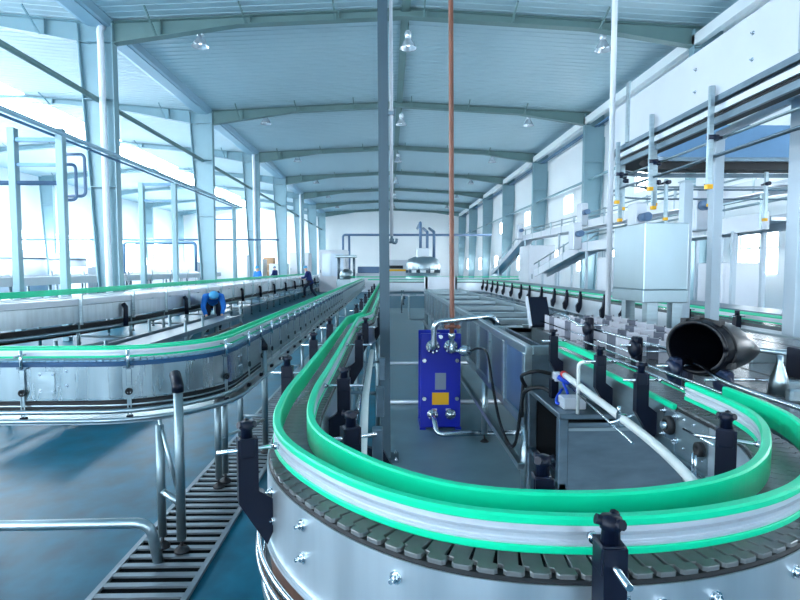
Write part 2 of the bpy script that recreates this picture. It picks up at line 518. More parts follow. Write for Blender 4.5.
# ------------------------------------------------------------------ conveyor kit
def green_prof(s, dz):
    P = [(.043, 1.190), (.065, 1.190), (.068, 1.193), (.068, 1.201), (.066, 1.203), (.051, 1.203), (.051, 1.238), (.066, 1.238), (.068, 1.240), (.068, 1.249), (.064, 1.253), (.047, 1.253), (.043, 1.249)]
    return [(s * (.0345 + (n - .043) * .82), z + dz) for n, z in P]
def alu_prof(s, dz):
    P = [(.051, 1.203), (.064, 1.203), (.066, 1.206), (.066, 1.211), (.061, 1.2125), (.061, 1.2145), (.065, 1.216), (.066, 1.223), (.056, 1.2245), (.056, 1.2275), (.066, 1.229), (.066, 1.238), (.051, 1.238)]
    return [(s * (.0345 + (n - .043) * .82), z + dz) for n, z in P]
def guide_rail(path, s, dz, root, name='guide_rail'):
    b = MB(); b.sweep(path, alu_prof(s, dz)); o = b.build(name, 'alu', root); o['label'] = 'aluminium guide rail'
    b = MB(); b.sweep(path, green_prof(s, dz)); g = b.build('green_strip', 'green', o); g['label'] = 'green plastic guide strip'
    return o
def slat_mesh():
    b = MB(); h = .008
    q = .0172; st = .0060; w = .064; k = .005
    st = .0095; m = -.044
    poly = [(-q + k, w), (-q, w - k), (-q, m + .0012), (-q + st, m - .0012), (-q + st, -w + k), (-q + st + k, -w), (q + st - k, -w), (q + st, -w + k), (q + st, m - .0012), (q, m + .0012), (q, w - k), (q - k, w)]
    ins = [(x * .93, y * .985) for x, y in poly]
    b.loft([[(x, y, -h) for x, y in poly], [(x, y, -.0015) for x, y in poly], [(x, y, 0) for x, y in ins]])
    return b
def chain(path, root, z, name_mat, lo, hi, flip=1):
    """slats from lo to hi metres along the path as single parts, the rest as stuff"""
    proto = None
    L = path_len(path)
    pts = walk(path, .038)
    rest = MB(); base = slat_mesh()
    rl = root.location
    for (x, y, a, d) in pts:
        if lo <= d <= hi:
            if proto is None:
                me = base.mesh('chain_slat'); me.materials.append(M[name_mat])
                proto = bpy.data.objects.new('chain_slat', me); col.objects.link(proto); proto.parent = root
                o = proto
            else:
                o = proto.copy(); col.objects.link(o)
            o.location = (x - rl[0], y - rl[1], z - rl[2]); o.rotation_euler = (0, 0, a)
        else:
            ca, sa = math.cos(a), math.sin(a)
            rest.add([(x + vx * ca - vy * sa, y + vx * sa + vy * ca, z + vz) for vx, vy, vz in base.v], base.f)
    o = rest.build('chain_run', name_mat, root); o['kind'] = 'stuff'
def bracket_proto(root, m='black', dz=0., kind=0):
    """local x = outward, y = along the rail; posts hold a rail at the clamp rod"""
    b = MB()
    z = lambda q: q + dz
    # angled arm profile in the x-z plane, thickness along y
    prof = [(.071, 1.02), (.085, .99), (.149, 1.10), (.149, 1.25), (.103, 1.25), (.103, 1.125), (.071, 1.10)]
    b.loft([[(x, -.017, z(q)) for x, q in prof], [(x, .017, z(q)) for x, q in prof]])
    b.box(.107, .147, -.019, .019, z(1.205), z(1.252), .004)
    o = b.build('rail_bracket', m, None)
    k = MB()
    k.lathe([(.0, z(1.25)), (.014, z(1.25)), (.013, z(1.27)), (.016, z(1.272)), (.016, z(1.288)), (0, z(1.29))], c=(.127, 0, 0), n=12)
    c = Vector((.127, 0, z(1.284)))
    for a in (25, 145, 265):
        d = Vector((math.cos(R(a)), math.sin(R(a)), 0))
        k.cyl(c + d * .006 - Vector((0, 0, .004)), c + d * .022 + Vector((0, 0, .001)), .0065, 8, .008)
    kk = k.build('clamp_knob', m, None); kk.parent = o
    r = MB(); r.cyl((.05, 0, z(1.222)), (.195, 0, z(1.222)), .0052, 10); r.cyl((.053, 0, z(1.222)), (.064, 0, z(1.222)), .009, 10)
    rr = r.build('clamp_rod', 'chrome', None); rr.parent = o; rr['label'] = 'chrome clamp rod'
    o.parent = root
    return o
def bolt(p, d, parent, r=.008, l=.014):
    p = Vector(p); d = Vector(d).normalized()
    b = MB(); b.cyl(p, p + d * .003, r * 1.5, 12); b.cyl(p + d * .003, p + d * .009, r, 6); b.cyl(p + d * .009, p + d * (.009 + l * .7), r * .55, 8)
    return b.build('bolt', 'chrome', parent)

# ------------------------------------------------------------------ conveyor A: the foreground loop
AC = (.403, 1.603); AR = .698
rA = thing('bottle_conveyor', 'foreground U-shaped bottle conveyor with green guide rails and grey slat chain', 'conveyor', (AC[0], AC[1], 0), 'green railed bottle conveyors')
def smooth_s(x0, x1, y0, y1, n=10):
    return [(x0 + (x1 - x0) * (.5 - .5 * math.cos(PI * k / n)), y0 + (y1 - y0) * k / n) for k in range(n + 1)]
pL = [(-.19, 22.0), (-.19, 12.0), (-.19, 8.0)] + smooth_s(-.19, -.29, 4.95, 4.35) + [(-.29, 3.6), (-.288, 3.0), (-.286, 2.6)]
CP = [(-.287, 2.8), (-.286, 2.2), (-.2825, 1.7128), (-.2326, 1.353), (-.0913, 1.1034), (.0911, .9412), (.2993, .8878), (.5257, .9092), (.7374, 1.0048), (.9202, 1.195), (1.058, 1.4688), (1.09, 1.8969), (1.098, 2.5)]
pArc = [(p.x, p.y) for p in spline([(x, y, 0) for x, y in CP], 10)][10:-10]
pA = pL + pArc + [(1.098, 2.1), (1.1, 2.5), (1.1, 3.3)]
LL = path_len(pL + [pArc[0]])
ARC = path_len(pArc)
def trim(path, a, b):
    out = []; acc = 0
    for i in range(len(path) - 1):
        p = Vector(path[i]); q = Vector(path[i + 1]); L = (q - p).length
        if acc + L > a and acc < b:
            if not out: out.append(tuple(p + (q - p) * max(0, (a - acc) / L)))
            out.append(tuple(p + (q - p) * min(1, (b - acc) / L)))
        acc += L
    return out
LT = path_len(pA)
guide_rail(trim(pA, 0, LL + ARC - .13), 1, 0, rA)
guide_rail(trim(pA, 0, LL + ARC - .06), -1, 0, rA)
chain(pA, rA, 1.163, 'slat', LL - .55, LL + ARC + .35)
b = MB()
for s in (1, -1): b.sweep(pA, [(s * n, z) for n, z in [(.03, 1.12), (.067, 1.12), (.067, 1.15), (.063, 1.154), (.03, 1.154)]])
b.build('wear_strip', 'rubber', rA)
# outer skirt: arc piece and straight pieces
def skirt(path, s, n0, z0, z1, name, m, root, lip=.012, th=.003):
    b = MB(); b.sweep(path, [(s * n, z) for n, z in [(n0, z0), (n0 + lip, z0), (n0 + lip, z0 + .006), (n0 + th, z0 + .008), (n0 + th, z1), (n0, z1)]], smooth=False)
    for i in range(len(b.sm)): b.sm[i] = len(b.f[i]) == 4
    o = b.build(name, m, root)
    md = o.modifiers.new('edge', 'EDGE_SPLIT'); md.split_angle = R(35)
    return o
skA = skirt(trim(pA, LL + .45, LL + ARC - .25), 1, .068, .968, 1.148, 'curved_skirt', 'steel_side', rA)
skI = skirt(trim(pA, LL + .45, LL + ARC - .25), -1, .068, .985, 1.148, 'curved_skirt', 'steel_side', rA)
sL1 = skirt(trim(pA, 0, LL + .445), 1, .068, .985, 1.148, 'side_plate', 'steel', rA)
sL2 = skirt(trim(pA, 0, LL + .445), -1, .068, .985, 1.148, 'side_plate', 'steel', rA)
sR1 = skirt(trim(pA, LL + ARC - .245, LL + ARC - .04), -1, .068, .985, 1.146, 'side_plate', 'steel', rA)
sR2 = skirt(trim(pA, LL + ARC - .03, LT), -1, .068, .985, 1.146, 'side_plate', 'steel', rA)
sR3 = skirt(trim(pA, LL + ARC - .245, LT), 1, .068, .985, 1.148, 'side_plate', 'steel', rA)
b = MB(); b.sweep(trim(pA, LL - .3, LL + ARC - .5), [(.058, .895), (.066, .895), (.066, .972), (.058, .972)])
b.build('return_guard', 'brown', rA)['label'] = 'brown curved strip under the skirt'
def rod_along(path, n, z, r, name, m, root, seg=8):
    b = MB(); prof = [(n + r * math.cos(2 * PI * k / seg), z + r * math.sin(2 * PI * k / seg)) for k in range(seg)]
    b.sweep(path, prof, smooth=True); return b.build(name, m, root)
for n, z in ((.095, .955), (.098, .925), (.085, .865), (.075, .835)):
    rod_along(trim(pA, LL - .12, LL + ARC + .2), n, z, .0065, 'return_rod', 'chrome', rA)
b = MB(); b.sweep(trim(pA, LL - .25, LL + ARC + .1), [(.03, .84), (.09, .84), (.09, .85), (.03, .85)]); b.build('drip_tray', 'steel', rA)
def near_A(x, y):
    """nearest point of the loop's centreline: point, outward normal, tangent angle"""
    best = None
    for (px, py, a, d) in walk(pA, .01):
        q = (px - x) ** 2 + (py - y) ** 2
        if best is None or q < best[0]: best = (q, px, py, a)
    _, px, py, a = best
    return Vector((px, py, 0)), Vector((math.sin(a), -math.cos(a), 0)), a
for (x, y) in ((-.21, 1.30), (-.125, 1.14), (.045, .96), (.43, .89), (.52, .9), (.68, .97), (.86, 1.1)):
    p, n, a = near_A(x, y)
    for z in (1.115, 1.045): bolt(p + n * .071 + Vector((0, 0, z)), n, skA)
b = MB(); b.sweep(trim(pA, *[min(d for (px, py, a, d) in walk(pA, .005) if px > q and py < 1.05) for q in (.325, .375)]), [(.072, 1.06), (.077, 1.06), (.077, 1.137), (.072, 1.137)])
sp = b.build('splice_plate', 'steel', skA)
for x in (.332, .366):
    p, n, a = near_A(x, .88)
    for z in (1.125, 1.08): bolt(p + n * .077 + Vector((0, 0, z)), n, skA)
bp = bracket_proto(rA)
first = [True]
def put_bracket(x, y, side=1):
    """side +1 outside the loop, -1 inside"""
    p, n, a = near_A(x, y)
    ang = math.atan2(n.y, n.x) + (0 if side == 1 else PI)
    loc = (p.x - AC[0], p.y - AC[1], 0)
    if first[0]:
        bp.location = loc; bp.rotation_euler = (0, 0, ang); first[0] = False
    else:
        inst(bp, 'rail_bracket', rA, loc, ang)
put_bracket(.325, .888)
put_bracket(-.222, 1.31)
for y in (2.2, 3.0, 3.85): put_bracket(-.29, y)
for y in (5.4, 6.4, 7.6, 9.0, 10.6, 12.4): put_bracket(-.19, y)
put_bracket(-.215, 1.30, -1); put_bracket(.29, .888, -1); put_bracket(.95, 1.24, -1)
for y in (1.95, 3.0, 3.9): put_bracket(-.29, y, -1)
for y in (4.9, 5.9, 7.0, 8.3, 9.8, 11.6): put_bracket(-.19, y, -1)
for y in (2.08, 2.5, 3.2): put_bracket(1.1, y - .06, -1)
# green wear edge along the right leg, with guide rods
for s, n in ((-1, .064), (1, .064)):
    b = MB(); b.sweep(trim(pA, LL + ARC - .03, LT), [(s * n, 1.148), (s * (n + .014), 1.148), (s * (n + .014), 1.166), (s * n, 1.166)])
    b.build('green_edge', 'green', rA)
b = MB(); b.sweep([(1.04, 2.62), (1.04, 3.3)], [(-.008, 1.186), (.008, 1.186), (.008, 1.216), (-.008, 1.216)])
b.build('green_strip', 'green', rA)
for z in (1.215,):
    b = MB(); b.tube(spline([(1.16, 1.78, z), (1.165, 2.0, z), (1.16, 2.3, z), (1.16, 3.25, z)], 6), .006, 8); b.build('guide_rod', 'chrome', rA)
b = MB(); b.tube(spline([(1.045, 1.86, 1.222), (1.06, 2.1, 1.222), (1.06, 2.5, 1.222), (1.06, 2.7, 1.215)], 6), .006, 8); b.build('guide_rod', 'chrome', rA)
# flange bearing on the right leg
b = MB(); b.box(1.018, 1.03, 1.84, 1.95, 1.03, 1.14, .004); fbp = b.build('bearing_housing', 'steel_dark', rA)
b = MB(); b.lathe([(.0, 0), (.034, 0), (.034, -.012), (.026, -.02), (.02, -.02), (.02, -.012), (0, -.012)], c=(1.018, 1.895, 1.085), axis='x', n=20); b.build('bearing_ring', 'rubber', fbp)
b = MB(); b.cyl((1.018, 1.895, 1.085), (.985, 1.895, 1.085), .013, 14); b.build('shaft_end', 'chrome', fbp)
for yy_ in (1.852, 1.938):
    for zz_ in (1.042, 1.128): bolt((1.018, yy_, zz_), (-1, 0, 0), fbp, .007)
for yy_ in (1.68, 1.74, 1.8, 1.86):
    for zz_ in (1.13, 1.03): bolt((1.022, yy_, zz_), (-1, 0, 0), sR1 if yy_ < 1.8 else sR2, .005, .008)
b = MB(); b.lathe([(0, 0), (.024, 0), (.024, -.016), (.016, -.02), (.01, -.012), (0, -.012)], c=(1.012, 1.69, 1.065), axis='x', n=18); o = b.build('roller_end', 'rubber', rA)
b = MB(); b.cyl((.99, 1.683, 1.05), (.99, 1.683, .95), .004, 8); b.cyl((.99, 1.7, 1.05), (.99, 1.7, .95), .004, 8); b.build('hanger_rod', 'chrome', rA)
b = MB(); b.cyl((.985, 1.75, 1.115), (.985, 1.58, 1.115), .005, 8); b.build('guide_rod', 'chrome', rA)
# legs
def leg(x, y, root, top, r=.022, m='leg_steel', name='leg', foot=True):
    z0 = .02 if root.name == 'bottle_conveyor.001' else 0
    b = MB(); b.cyl((x, y, .09 if foot else 0), (x, y, top), r, 14); o = b.build(name, m, root)
    if foot:
        f = MB(); f.cyl((x, y, .03), (x, y, .1), .009, 10); f.lathe([(.0, .0), (.042, 0), (.042, .012), (.018, .035), (0, .035)], c=(x, y, z0), n=16)
        f.build('levelling_foot', 'rubber', o)
    return o
for (x, y) in ((-.38, 2.9), (-.21, 2.9), (-.3, 5.1), (-.1, 5.1), (-.28, 6.6), (-.1, 6.6), (-.28, 9), (-.1, 9), (.1, 1.05), (.7, 1.05)):
    leg(x, y, rA, .99)
for y in (2.9, 5.1, 6.6, 9):
    b = MB(); xo = -.38 if y < 5 else -.28
    b.cyl((xo, y, .45), (-.1 if y > 4 else -.21, y, .45), .014, 10); b.build('cross_tie', 'steel', rA)
for z, n in ((.9, .13), (.86, .12)):
    b = MB(); b.tube([(-.295 + n, 1.7, z), (-.295 + n, 4.3, z)], .012, 10); b.build('return_rod', 'chrome', rA)
b = MB(); b.tube([(-.08, 1.45, 1.01), (-.11, 2.6, 1.03), (-.12, 4.0, 1.03)], .017, 12); b.build('side_tube', 'whitehose', rA)
for y in (1.5, 2.0, 2.7, 3.6):
    b = MB(); b.cyl((-.22, y, 1.02), (-.03, y, 1.02), .008, 8); b.box(-.06, -.02, y - .025, y + .025, .9, 1.05, .004); b.build('side_bracket', 'steel_dark', rA)
for (y, z) in ((1.75, .78), (2.3, .76)):
    b = MB(); b.loft([[(-.1, y - .015, z + .12), (-.02, y - .015, z + .1), (.05, y - .015, z - .02), (.0, y - .015, z - .05), (-.06, y - .015, z + .03)],
                      [(-.1, y + .015, z + .12), (-.02, y + .015, z + .1), (.05, y + .015, z - .02), (.0, y + .015, z - .05), (-.06, y + .015, z + .03)]]); b.build('lower_bracket', 'black', rA)

# ------------------------------------------------------------------ conveyor B: curving out to the left
rB = thing('bottle_conveyor', 'green railed bottle conveyor that curves out of the frame on the left', 'conveyor', (-1.2, 3.95, 0), 'green railed bottle conveyors')
pB = [(-1.2, 26.0), (-1.2, 16.0), (-1.2, 10), (-1.2, 7), (-1.2, 5.2)] + arc(-1.82, 4.02, .62, 0, -90, 30) + [(-2.6, 3.39), (-5.2, 3.36)]
dB = -.095
LB = path_len(pB)
LBa = path_len(pB[:6])
guide_rail(pB, -1, dB, rB); guide_rail(pB, 1, dB, rB)
chain(pB, rB, 1.177 + dB, 'slat_blue', LBa - .4, LBa + 3.4)
b = MB()
for s in (1, -1): b.sweep(pB, [(s * n, z + dB) for n, z in [(.03, 1.125), (.082, 1.125), (.082, 1.163), (.078, 1.168), (.03, 1.168)]])
b.build('wear_strip', 'teal_strip', rB)
cB = trim(pB, LBa - .1, LB)
skB = skirt(cB, -1, .083, .84, 1.045, 'curved_skirt', 'skirt_grey', rB)
skirt(trim(pB, LBa - .1, LB), 1, .083, .84, 1.045, 'curved_skirt', 'skirt_grey', rB)
k = 0.
while k < LBa - .1:
    e = min(k + 1.0, LBa - .1)
    skirt(trim(pB, k + .006, e - .006), -1, .083, .84, 1.045, 'side_plate', 'steel', rB); k = e
skirt(trim(pB, 0, LBa - .1), 1, .083, .84, 1.045, 'side_plate', 'steel', rB)
for n, z, r in ((-.1, .77, .016), (-.06, .8, .012), (.08, .77, .016), (-.14, .725, .014)):
    rod_along(pB, n, z, r, 'return_rail', 'steel', rB)
b = MB(); b.sweep(pB, [(-.13, .70), (.1, .70), (.1, .71), (-.13, .71)]); b.build('drip_tray', 'steel', rB)
b = MB(); b.sweep(trim(pB, LBa - 1, LB), [(-.07, .775), (.07, .775), (.07, .83), (-.07, .83)]); b.build('return_chain', 'rubber', rB)
# T brackets in bright metal
def tbr(root):
    b = MB(); z = lambda q: q + dB
    b.box(.086, .094, -.016, .016, z(1.02), z(1.14)); b.box(.086, .1, -.03, .03, z(1.13), z(1.142))
    o = b.build('rail_bracket', 'steel_dark', None); o.parent = root
    r = MB(); r.cyl((.055, 0, z(1.214)), (.16, 0, z(1.214)), .006, 8); r.cyl((.1, -.0, z(1.13)), (.1, 0, z(1.245)), .010, 10)
    q = r.build('clamp_rod', 'chrome', None); q.parent = o
    c = MB(); c.box(.094, .098, -.013, .013, z(.9), z(1.12)); c.box(.096, .102, -.012, -.006, z(.82), z(.98)); c.box(.096, .102, .006, .012, z(.82), z(.98)); q = c.build('hanger_strap', 'steel', None); q.parent = o
    c = MB(); c.lathe([(0, .0), (.022, 0), (.022, .012), (.014, .012), (.012, .004), (0, .004)], c=(.096, 0, z(.985)), axis='x', n=18); q = c.build('roller_ring', 'rubber', None); q.parent = o
    c = MB(); c.box(.08, .11, -.018, .018, z(.795), z(.835), .003); q = c.build('clamp_foot', 'black', None); q.parent = o
    return o
tb = tbr(rB); fst = True
rl = rB.location
spots = [LBa + .2, LBa + .78, LBa + 1.38, LBa + 2.2, LBa + 3.0] + [LBa - .25 - .42 * i for i in range(22)]
for d in spots:
    (x, y, a, _) = walk(pB, 1e6, d)[0]
    ang = a + PI / 2
    loc = (x - rl[0], y - rl[1], 0)
    if fst: tb.location = loc; tb.rotation_euler = (0, 0, ang); fst = False
    else: inst(tb, 'rail_bracket', rB, loc, ang)
for d, zz_ in ((LBa + 1.12, 1.02), (LBa + 1.12, .93), (LBa + 1.2, 1.0), (LBa + 1.2, .9), (LBa + 1.28, 1.0), (LBa + 1.28, .9), (LBa + .0, .99), (LBa + .0, .92), (LBa - .06, .99), (LBa - .06, .92)):
    (x, y, a, _) = walk(pB, 1e6, d)[0]; n = Vector((-math.sin(a), math.cos(a), 0))
    bolt(Vector((x, y, zz_)) + n * .086, n, skB, .007, .004)
(x, y, a, _) = walk(pB, 1e6, LBa + 1.24)[0]
b = MB(); b.box(x - .05, x + .05, y - .089, y - .0835, .885, 1.015); b.build('access_plate', 'steel', skB)
# legs with angled black heads
def leg_head(x, y, dx, dy, root, top):
    o = leg(x, y, root, top, .026)
    b = MB(); d = Vector((dx, dy, 0))
    b.tube([Vector((x, y, top - .035)), Vector((x, y, top + .0)), Vector((x, y, top + .05)) + d * .45], .032, 12)
    b.build('leg_head', 'black', o)
    return o
leg_head(-1.19, 3.05, -.1, .17, rB, .985)
leg_head(-1.085, 4.72, -.09, .06, rB, .97)
for (x, y) in ((-1.32, 3.1), (-1.26, 3.96), (-1.24, 4.06), (-1.1, 6.9), (-1.3, 4.72), (-1.3, 6.9), (-1.1, 9), (-1.3, 9), (-1.1, 11.5), (-1.3, 11.5), (-1.1, 14), (-1.3, 14), (-2.6, 3.48), (-4.4, 3.3)):
    leg(x, y, rB, .75, .024)
b = MB(); b.cyl((-1.32, 3.1, .78), (-1.2, 3.06, .32), .011, 10); b.cyl((-1.32, 3.1, .36), (-1.19, 3.05, .3), .02, 10); b.build('brace', 'steel', rB)
b = MB(); b.cyl((-1.085, 4.72, .32), (-1.26, 3.96, .38), .012, 10); b.build('brace', 'steel', rB)
b = MB(); b.cyl((-1.3, 4.72, .35), (-1.085, 4.72, .35), .012, 10); b.build('brace', 'steel', rB)
for y in (6.9, 9, 11.5, 14):
    b = MB(); b.cyl((-1.3, y, .4), (-1.08, y, .4), .012, 8); b.build('cross_tie', 'steel', rB)
# floor pipe
b = MB(); b.tube(fillet([(-5.0, 2.84, .25), (-1.30, 2.9, .262), (-1.28, 2.95, .0)], .09, 8), .028, 14)
tag(b.build('floor_pipe', 'steel'), 'grey steel pipe running low from the left and bending down into the drain grating', 'pipe')

# drain
r = thing('drain_grating', 'long steel drain grating in the blue floor under the curved conveyor', 'drain', (-1.245, 6, 0))
b = MB(); b.box(-1.47, -1.02, 1.2, 14.0, .001, .004); b.build('drain_pit', 'pit', r)  # flat near-black sheet, shade below the bars put into its colour
b = MB(); b.box(-1.495, -1.465, 1.2, 14, .001, .02); b.box(-1.025, -.995, 1.2, 14, .001, .02); b.build('drain_frame', 'grate', r)
b0 = MB(); b0.box(-1.466, -1.024, -.019, .019, .006, .018)
yy_ = 1.6; n_ = 0; far_ = MB()
gm = None
while yy_ < 14:
    if n_ < 100:
        if gm is None:
            q = MB(); q.box(-1.466, -1.024, yy_ - .018, yy_ + .018, .006, .018); gm = q.build('grating_bar', 'grate', r); gy = yy_
        else:
            q = gm.copy(); col.objects.link(q); q.location = (0, yy_ - gy, 0)
    else: far_.box(-1.466, -1.024, yy_ - .018, yy_ + .018, .006, .018)
    n_ += 1; yy_ += .094
q = far_.build('grating_run', 'grate', r); q['kind'] = 'stuff'

# grey concrete apron between loop and trough
b = MB(); b.box(-.12, 3.2, 1.0, 22.0, .001, .012)
struct(b.build('floor_apron', 'slab'))

# ------------------------------------------------------------------ conveyor C: wide table conveyor on the left
rC = thing('table_conveyor', 'wide flat table conveyor with a green far rail receding along the left columns', 'conveyor', (-5.9, 12, 0))
pC = [tuple(p)[:2] for p in spline([(-5.85, 46, 0), (-5.85, 30, 0), (-5.85, 18, 0), (-5.85, 12, 0), (-6.2, 9.2, 0), (-7.0, 7.4, 0), (-8.6, 6.0, 0), (-11.0, 5.2, 0)], 6)]
b = MB(); b.sweep(pC, [(-.95, 1.03), (.95, 1.03), (.95, 1.06), (-.95, 1.06)])
b.build('conveyor_belt', 'alu', rC)
for n in (-.6, -.2, .2, .6): rod_along(pC, n, 1.064, .012, 'lane_strip', 'white_metal', rC, 6)
b = MB(); b.sweep(pC, [(.98, 1.08), (1.02, 1.08), (1.02, 1.2), (.98, 1.2)]); b.build('far_rail', 'green', rC)['label'] = 'green guide rail on the far side'
b = MB(); b.sweep(pC, [(-1.03, 1.05), (-.98, 1.05), (-.98, 1.13), (-1.03, 1.13)]); b.build('near_rail', 'white_metal', rC)
b = MB(); b.sweep(pC, [(-1.02, .74), (-.99, .74), (-.99, 1.02), (-1.02, 1.02)]); b.build('side_plate', 'steel_side', rC)
b = MB(); b.sweep(pC, [(.99, .74), (1.02, .74), (1.02, 1.05), (.99, 1.05)]); b.build('side_plate', 'steel_side', rC)
b = MB(); b.sweep(pC, [(-1.0, .62), (-.9, .62), (-.9, .7), (-1.0, .7)]); b.build('return_rail', 'rubber', rC)
rod_along(pC, -1.05, .6, .03, 'return_rail', 'steel', rC); rod_along(pC, -.6, .5, .03, 'return_rail', 'brown', rC); rod_along(pC, -1.0, .32, .025, 'lower_rail', 'steel', rC)
rlc = rC.location
for i, (x, y, a, d) in enumerate(walk(pC, 1.25, .4)):
    n = Vector((math.sin(a), -math.cos(a), 0)); p = Vector((x, y, 0))
    for q in (-.98, .9):
        c = p + n * q
        leg(c.x, c.y, rC, .8, .03)
    if i % 2 == 0:
        b = MB(); b.cyl(p + n * -.98 + Vector((0, 0, .32)), p + n * .9 + Vector((0, 0, .32)), .02, 8); b.build('cross_tie', 'steel', rC)
    c = p + n * -1.05
    b = MB(); b.bar(c + Vector((0, 0, .7)), c + Vector((0, 0, 1.2)), .05, .03); b.bar(c + Vector((0, 0, 1.18)), p + n * -.9 + Vector((0, 0, 1.18)), .03); b.build('rail_bracket', 'steel', rC)
    if i % 2 == 0:
        c = p + n * -1.03 + Vector((0, 0, .82)); t_ = Vector((math.cos(a), math.sin(a), 0))
        b = MB(); b.tube([c + t_ * .3 + Vector((0, 0, .16)), c + t_ * .3 + n * -.05 + Vector((0, 0, .1)), c + t_ * .36 + n * -.08 + Vector((0, 0, -.25))], .045, 10); b.build('leg_head', 'black', rC)

r = thing('low_conveyor', 'low return conveyor frame with brown rails between the wide table conveyor and the curved conveyor', 'conveyor', (-3.7, 9, 0))
for x in (-4.0, -3.4):
    b = MB(); b.box(x - .02, x + .02, 5.5, 12.6, .5, .58); b.build('side_rail', 'steel_dark', r)
    b = MB(); b.cyl((x, 5.5, .36), (x, 12.6, .36), .025, 8); b.build('side_tube', 'brown', r)
b = MB(); b.box(-3.93, -3.47, 5.5, 12.6, .52, .54); b.build('belt', 'steel_dark', r)
k = 5.7
while k < 12.6:
    for x in (-4.0, -3.4): leg(x, k, r, .78 if int(k * 3) % 2 else .5, .024)
    b = MB(); b.cyl((-4.0, k, .2), (-3.4, k, .2), .016, 8); b.build('cross_tie', 'steel', r)
    b = MB(); b.cyl((-4.0, k, .2), (-4.0, k + .85, .48), .012, 8); b.build('brace', 'steel', r)
    k += .85

# ------------------------------------------------------------------ conveyor G: along the right
rG = thing('bottle_conveyor', 'green railed conveyor with hanging black brackets receding along the right wall side', 'conveyor', (3.45, 8, 0), 'green railed bottle conveyors')
pG = [(3.45, 1.5), (3.45, 8), (3.45, 14), (3.45, 19)] + arc(2.65, 19, .8, 0, 90, 14) + [(1.5, 19.8), (-.0, 19.8)]
dG = -.03
guide_rail(pG, 1, dG, rG); guide_rail(pG, -1, dG, rG)
b = MB(); b.sweep(pG, [(-.09, 1.1), (.09, 1.1), (.09, 1.14), (-.09, 1.14)]); b.build('slat_chain', 'slat', rG)
b = MB(); b.sweep(pG, [(-.1, .84), (-.094, .84), (-.094, 1.11), (-.1, 1.11)]); b.build('side_plate', 'alu', rG)
b = MB(); b.sweep(pG, [(.094, .84), (.1, .84), (.1, 1.11), (.094, 1.11)]); b.build('side_plate', 'alu', rG)
for n in (-.14, .1): rod_along(pG, n, .76, .025, 'return_rail', 'steel_dark', rG)
# a pale cover shelf on the wall side
b = MB(); b.sweep(pG, [(.11, 1.2), (.55, 1.2), (.55, 1.23), (.11, 1.23)]); b.build('side_shelf', 'steel_dark', rG)
gb = MB()
prof = [(.105, 1.2), (.15, 1.2), (.16, 1.06), (.20, 1.0), (.19, .9), (.15, .87), (.11, .97), (.105, 1.05)]
gb.loft([[(x, -.03, z) for x, z in prof], [(x, .03, z) for x, z in prof]])
gbo = gb.build('rail_bracket', 'black', None); gbo.parent = rG
q = MB(); q.cyl((.128, 0, 1.2), (.128, 0, 1.245), .022, 10); kk = q.build('clamp_knob', 'black', None); kk.parent = gbo
q = MB(); q.cyl((.05, 0, 1.19), (.2, 0, 1.19), .007, 8); kk = q.build('clamp_rod', 'chrome', None); kk.parent = gbo
for i, y in enumerate([5.05, 5.9, 6.75, 7.5, 8.2, 9.25, 9.95, 10.7, 11.6, 12.6, 13.4, 14.4, 15.4, 16.3, 17.1, 18.0, 18.8]):
    if i == 0: gbo.location = (0, y - 8, 0); gbo.rotation_euler = (0, 0, PI)
    else: inst(gbo, 'rail_bracket', rG, (0, y - 8, 0), PI)
for y in (4, 5.5, 7, 8.5, 10, 11.5, 13, 14.5, 16, 17.5):
    for x in (3.36, 3.54): leg(x, y, rG, .85, .028, 'steel_dark')
for x in (.5, 1.4): leg(x, 19.75, rG, .85, .03)

# ------------------------------------------------------------------ trough (pasteuriser tank)
rT = thing('tunnel_trough', 'long open steel trough with panelled side and cross bars, right of the aisle', 'trough', (1.35, 4, 0))
x0, x1, yA, yN, yF = .88, 1.78, 3.42, 4.75, 13.3
b = MB()
b.box(x0, x0 + .05, yA, yF, 1.09, 1.15, .006); b.build('top_rail', 'steel', rT)
b = MB(); b.box(x1 - .05, x1, yN, yF, 1.09, 1.15, .006); b.build('top_rail', 'steel', rT)
b = MB(); b.box(x0 + .05, 1.06, yA, yA + .05, 1.09, 1.15, .006); b.build('top_rail', 'steel', rT)
b = MB(); b.box(x0, x0 + .05, yA, yF, .60, .66, .006); b.build('bottom_rail', 'steel', rT)
b = MB(); b.box(x1 - .05, x1, yN, yF, .60, .66, .006); b.build('bottom_rail', 'steel', rT)
M['panel_blue'] = mat('blue_film_panel', (82, 116, 154), .34, .6, .15, 3)
n_ = 16
for i in range(n_):
    ya = yA + (yF - yA) * i / n_; yb = yA + (yF - yA) * (i + 1) / n_
    b = MB(); b.box(x0 + .02, x0 + .03, ya + .07, yb, .66, 1.09); b.build('side_panel', 'panel_blue' if i == 0 else 'steel_dark', rT)
    b = MB(); b.box(x0 - .005, x0 + .045, ya, ya + .07, .63, 1.1, .004); b.build('upright', 'steel', rT)
b = MB(); b.box(x1 - .03, x1 - .02, yN, yF, .66, 1.09); b.build('side_panel', 'steel', rT)
b = MB(); b.box(x0 + .03, 1.05, yA + .01, yA + .02, .66, 1.09); b.build('end_panel', 'steel_dark', rT)
b = MB(); b.box(1.04, 1.06, yA, yN, .66, 1.12); b.build('end_panel', 'steel_dark', rT)
b = MB(); b.box(1.04, x1, yN, yN + .03, .66, 1.12); b.build('end_panel', 'steel', rT)
b = MB(); b.box(x0 + .03, x1 - .03, yN, yF, .78, .8); b.box(x0 + .03, 1.05, yA, yN, .78, .8); b.build('trough_bed', 'steel_dark', rT)
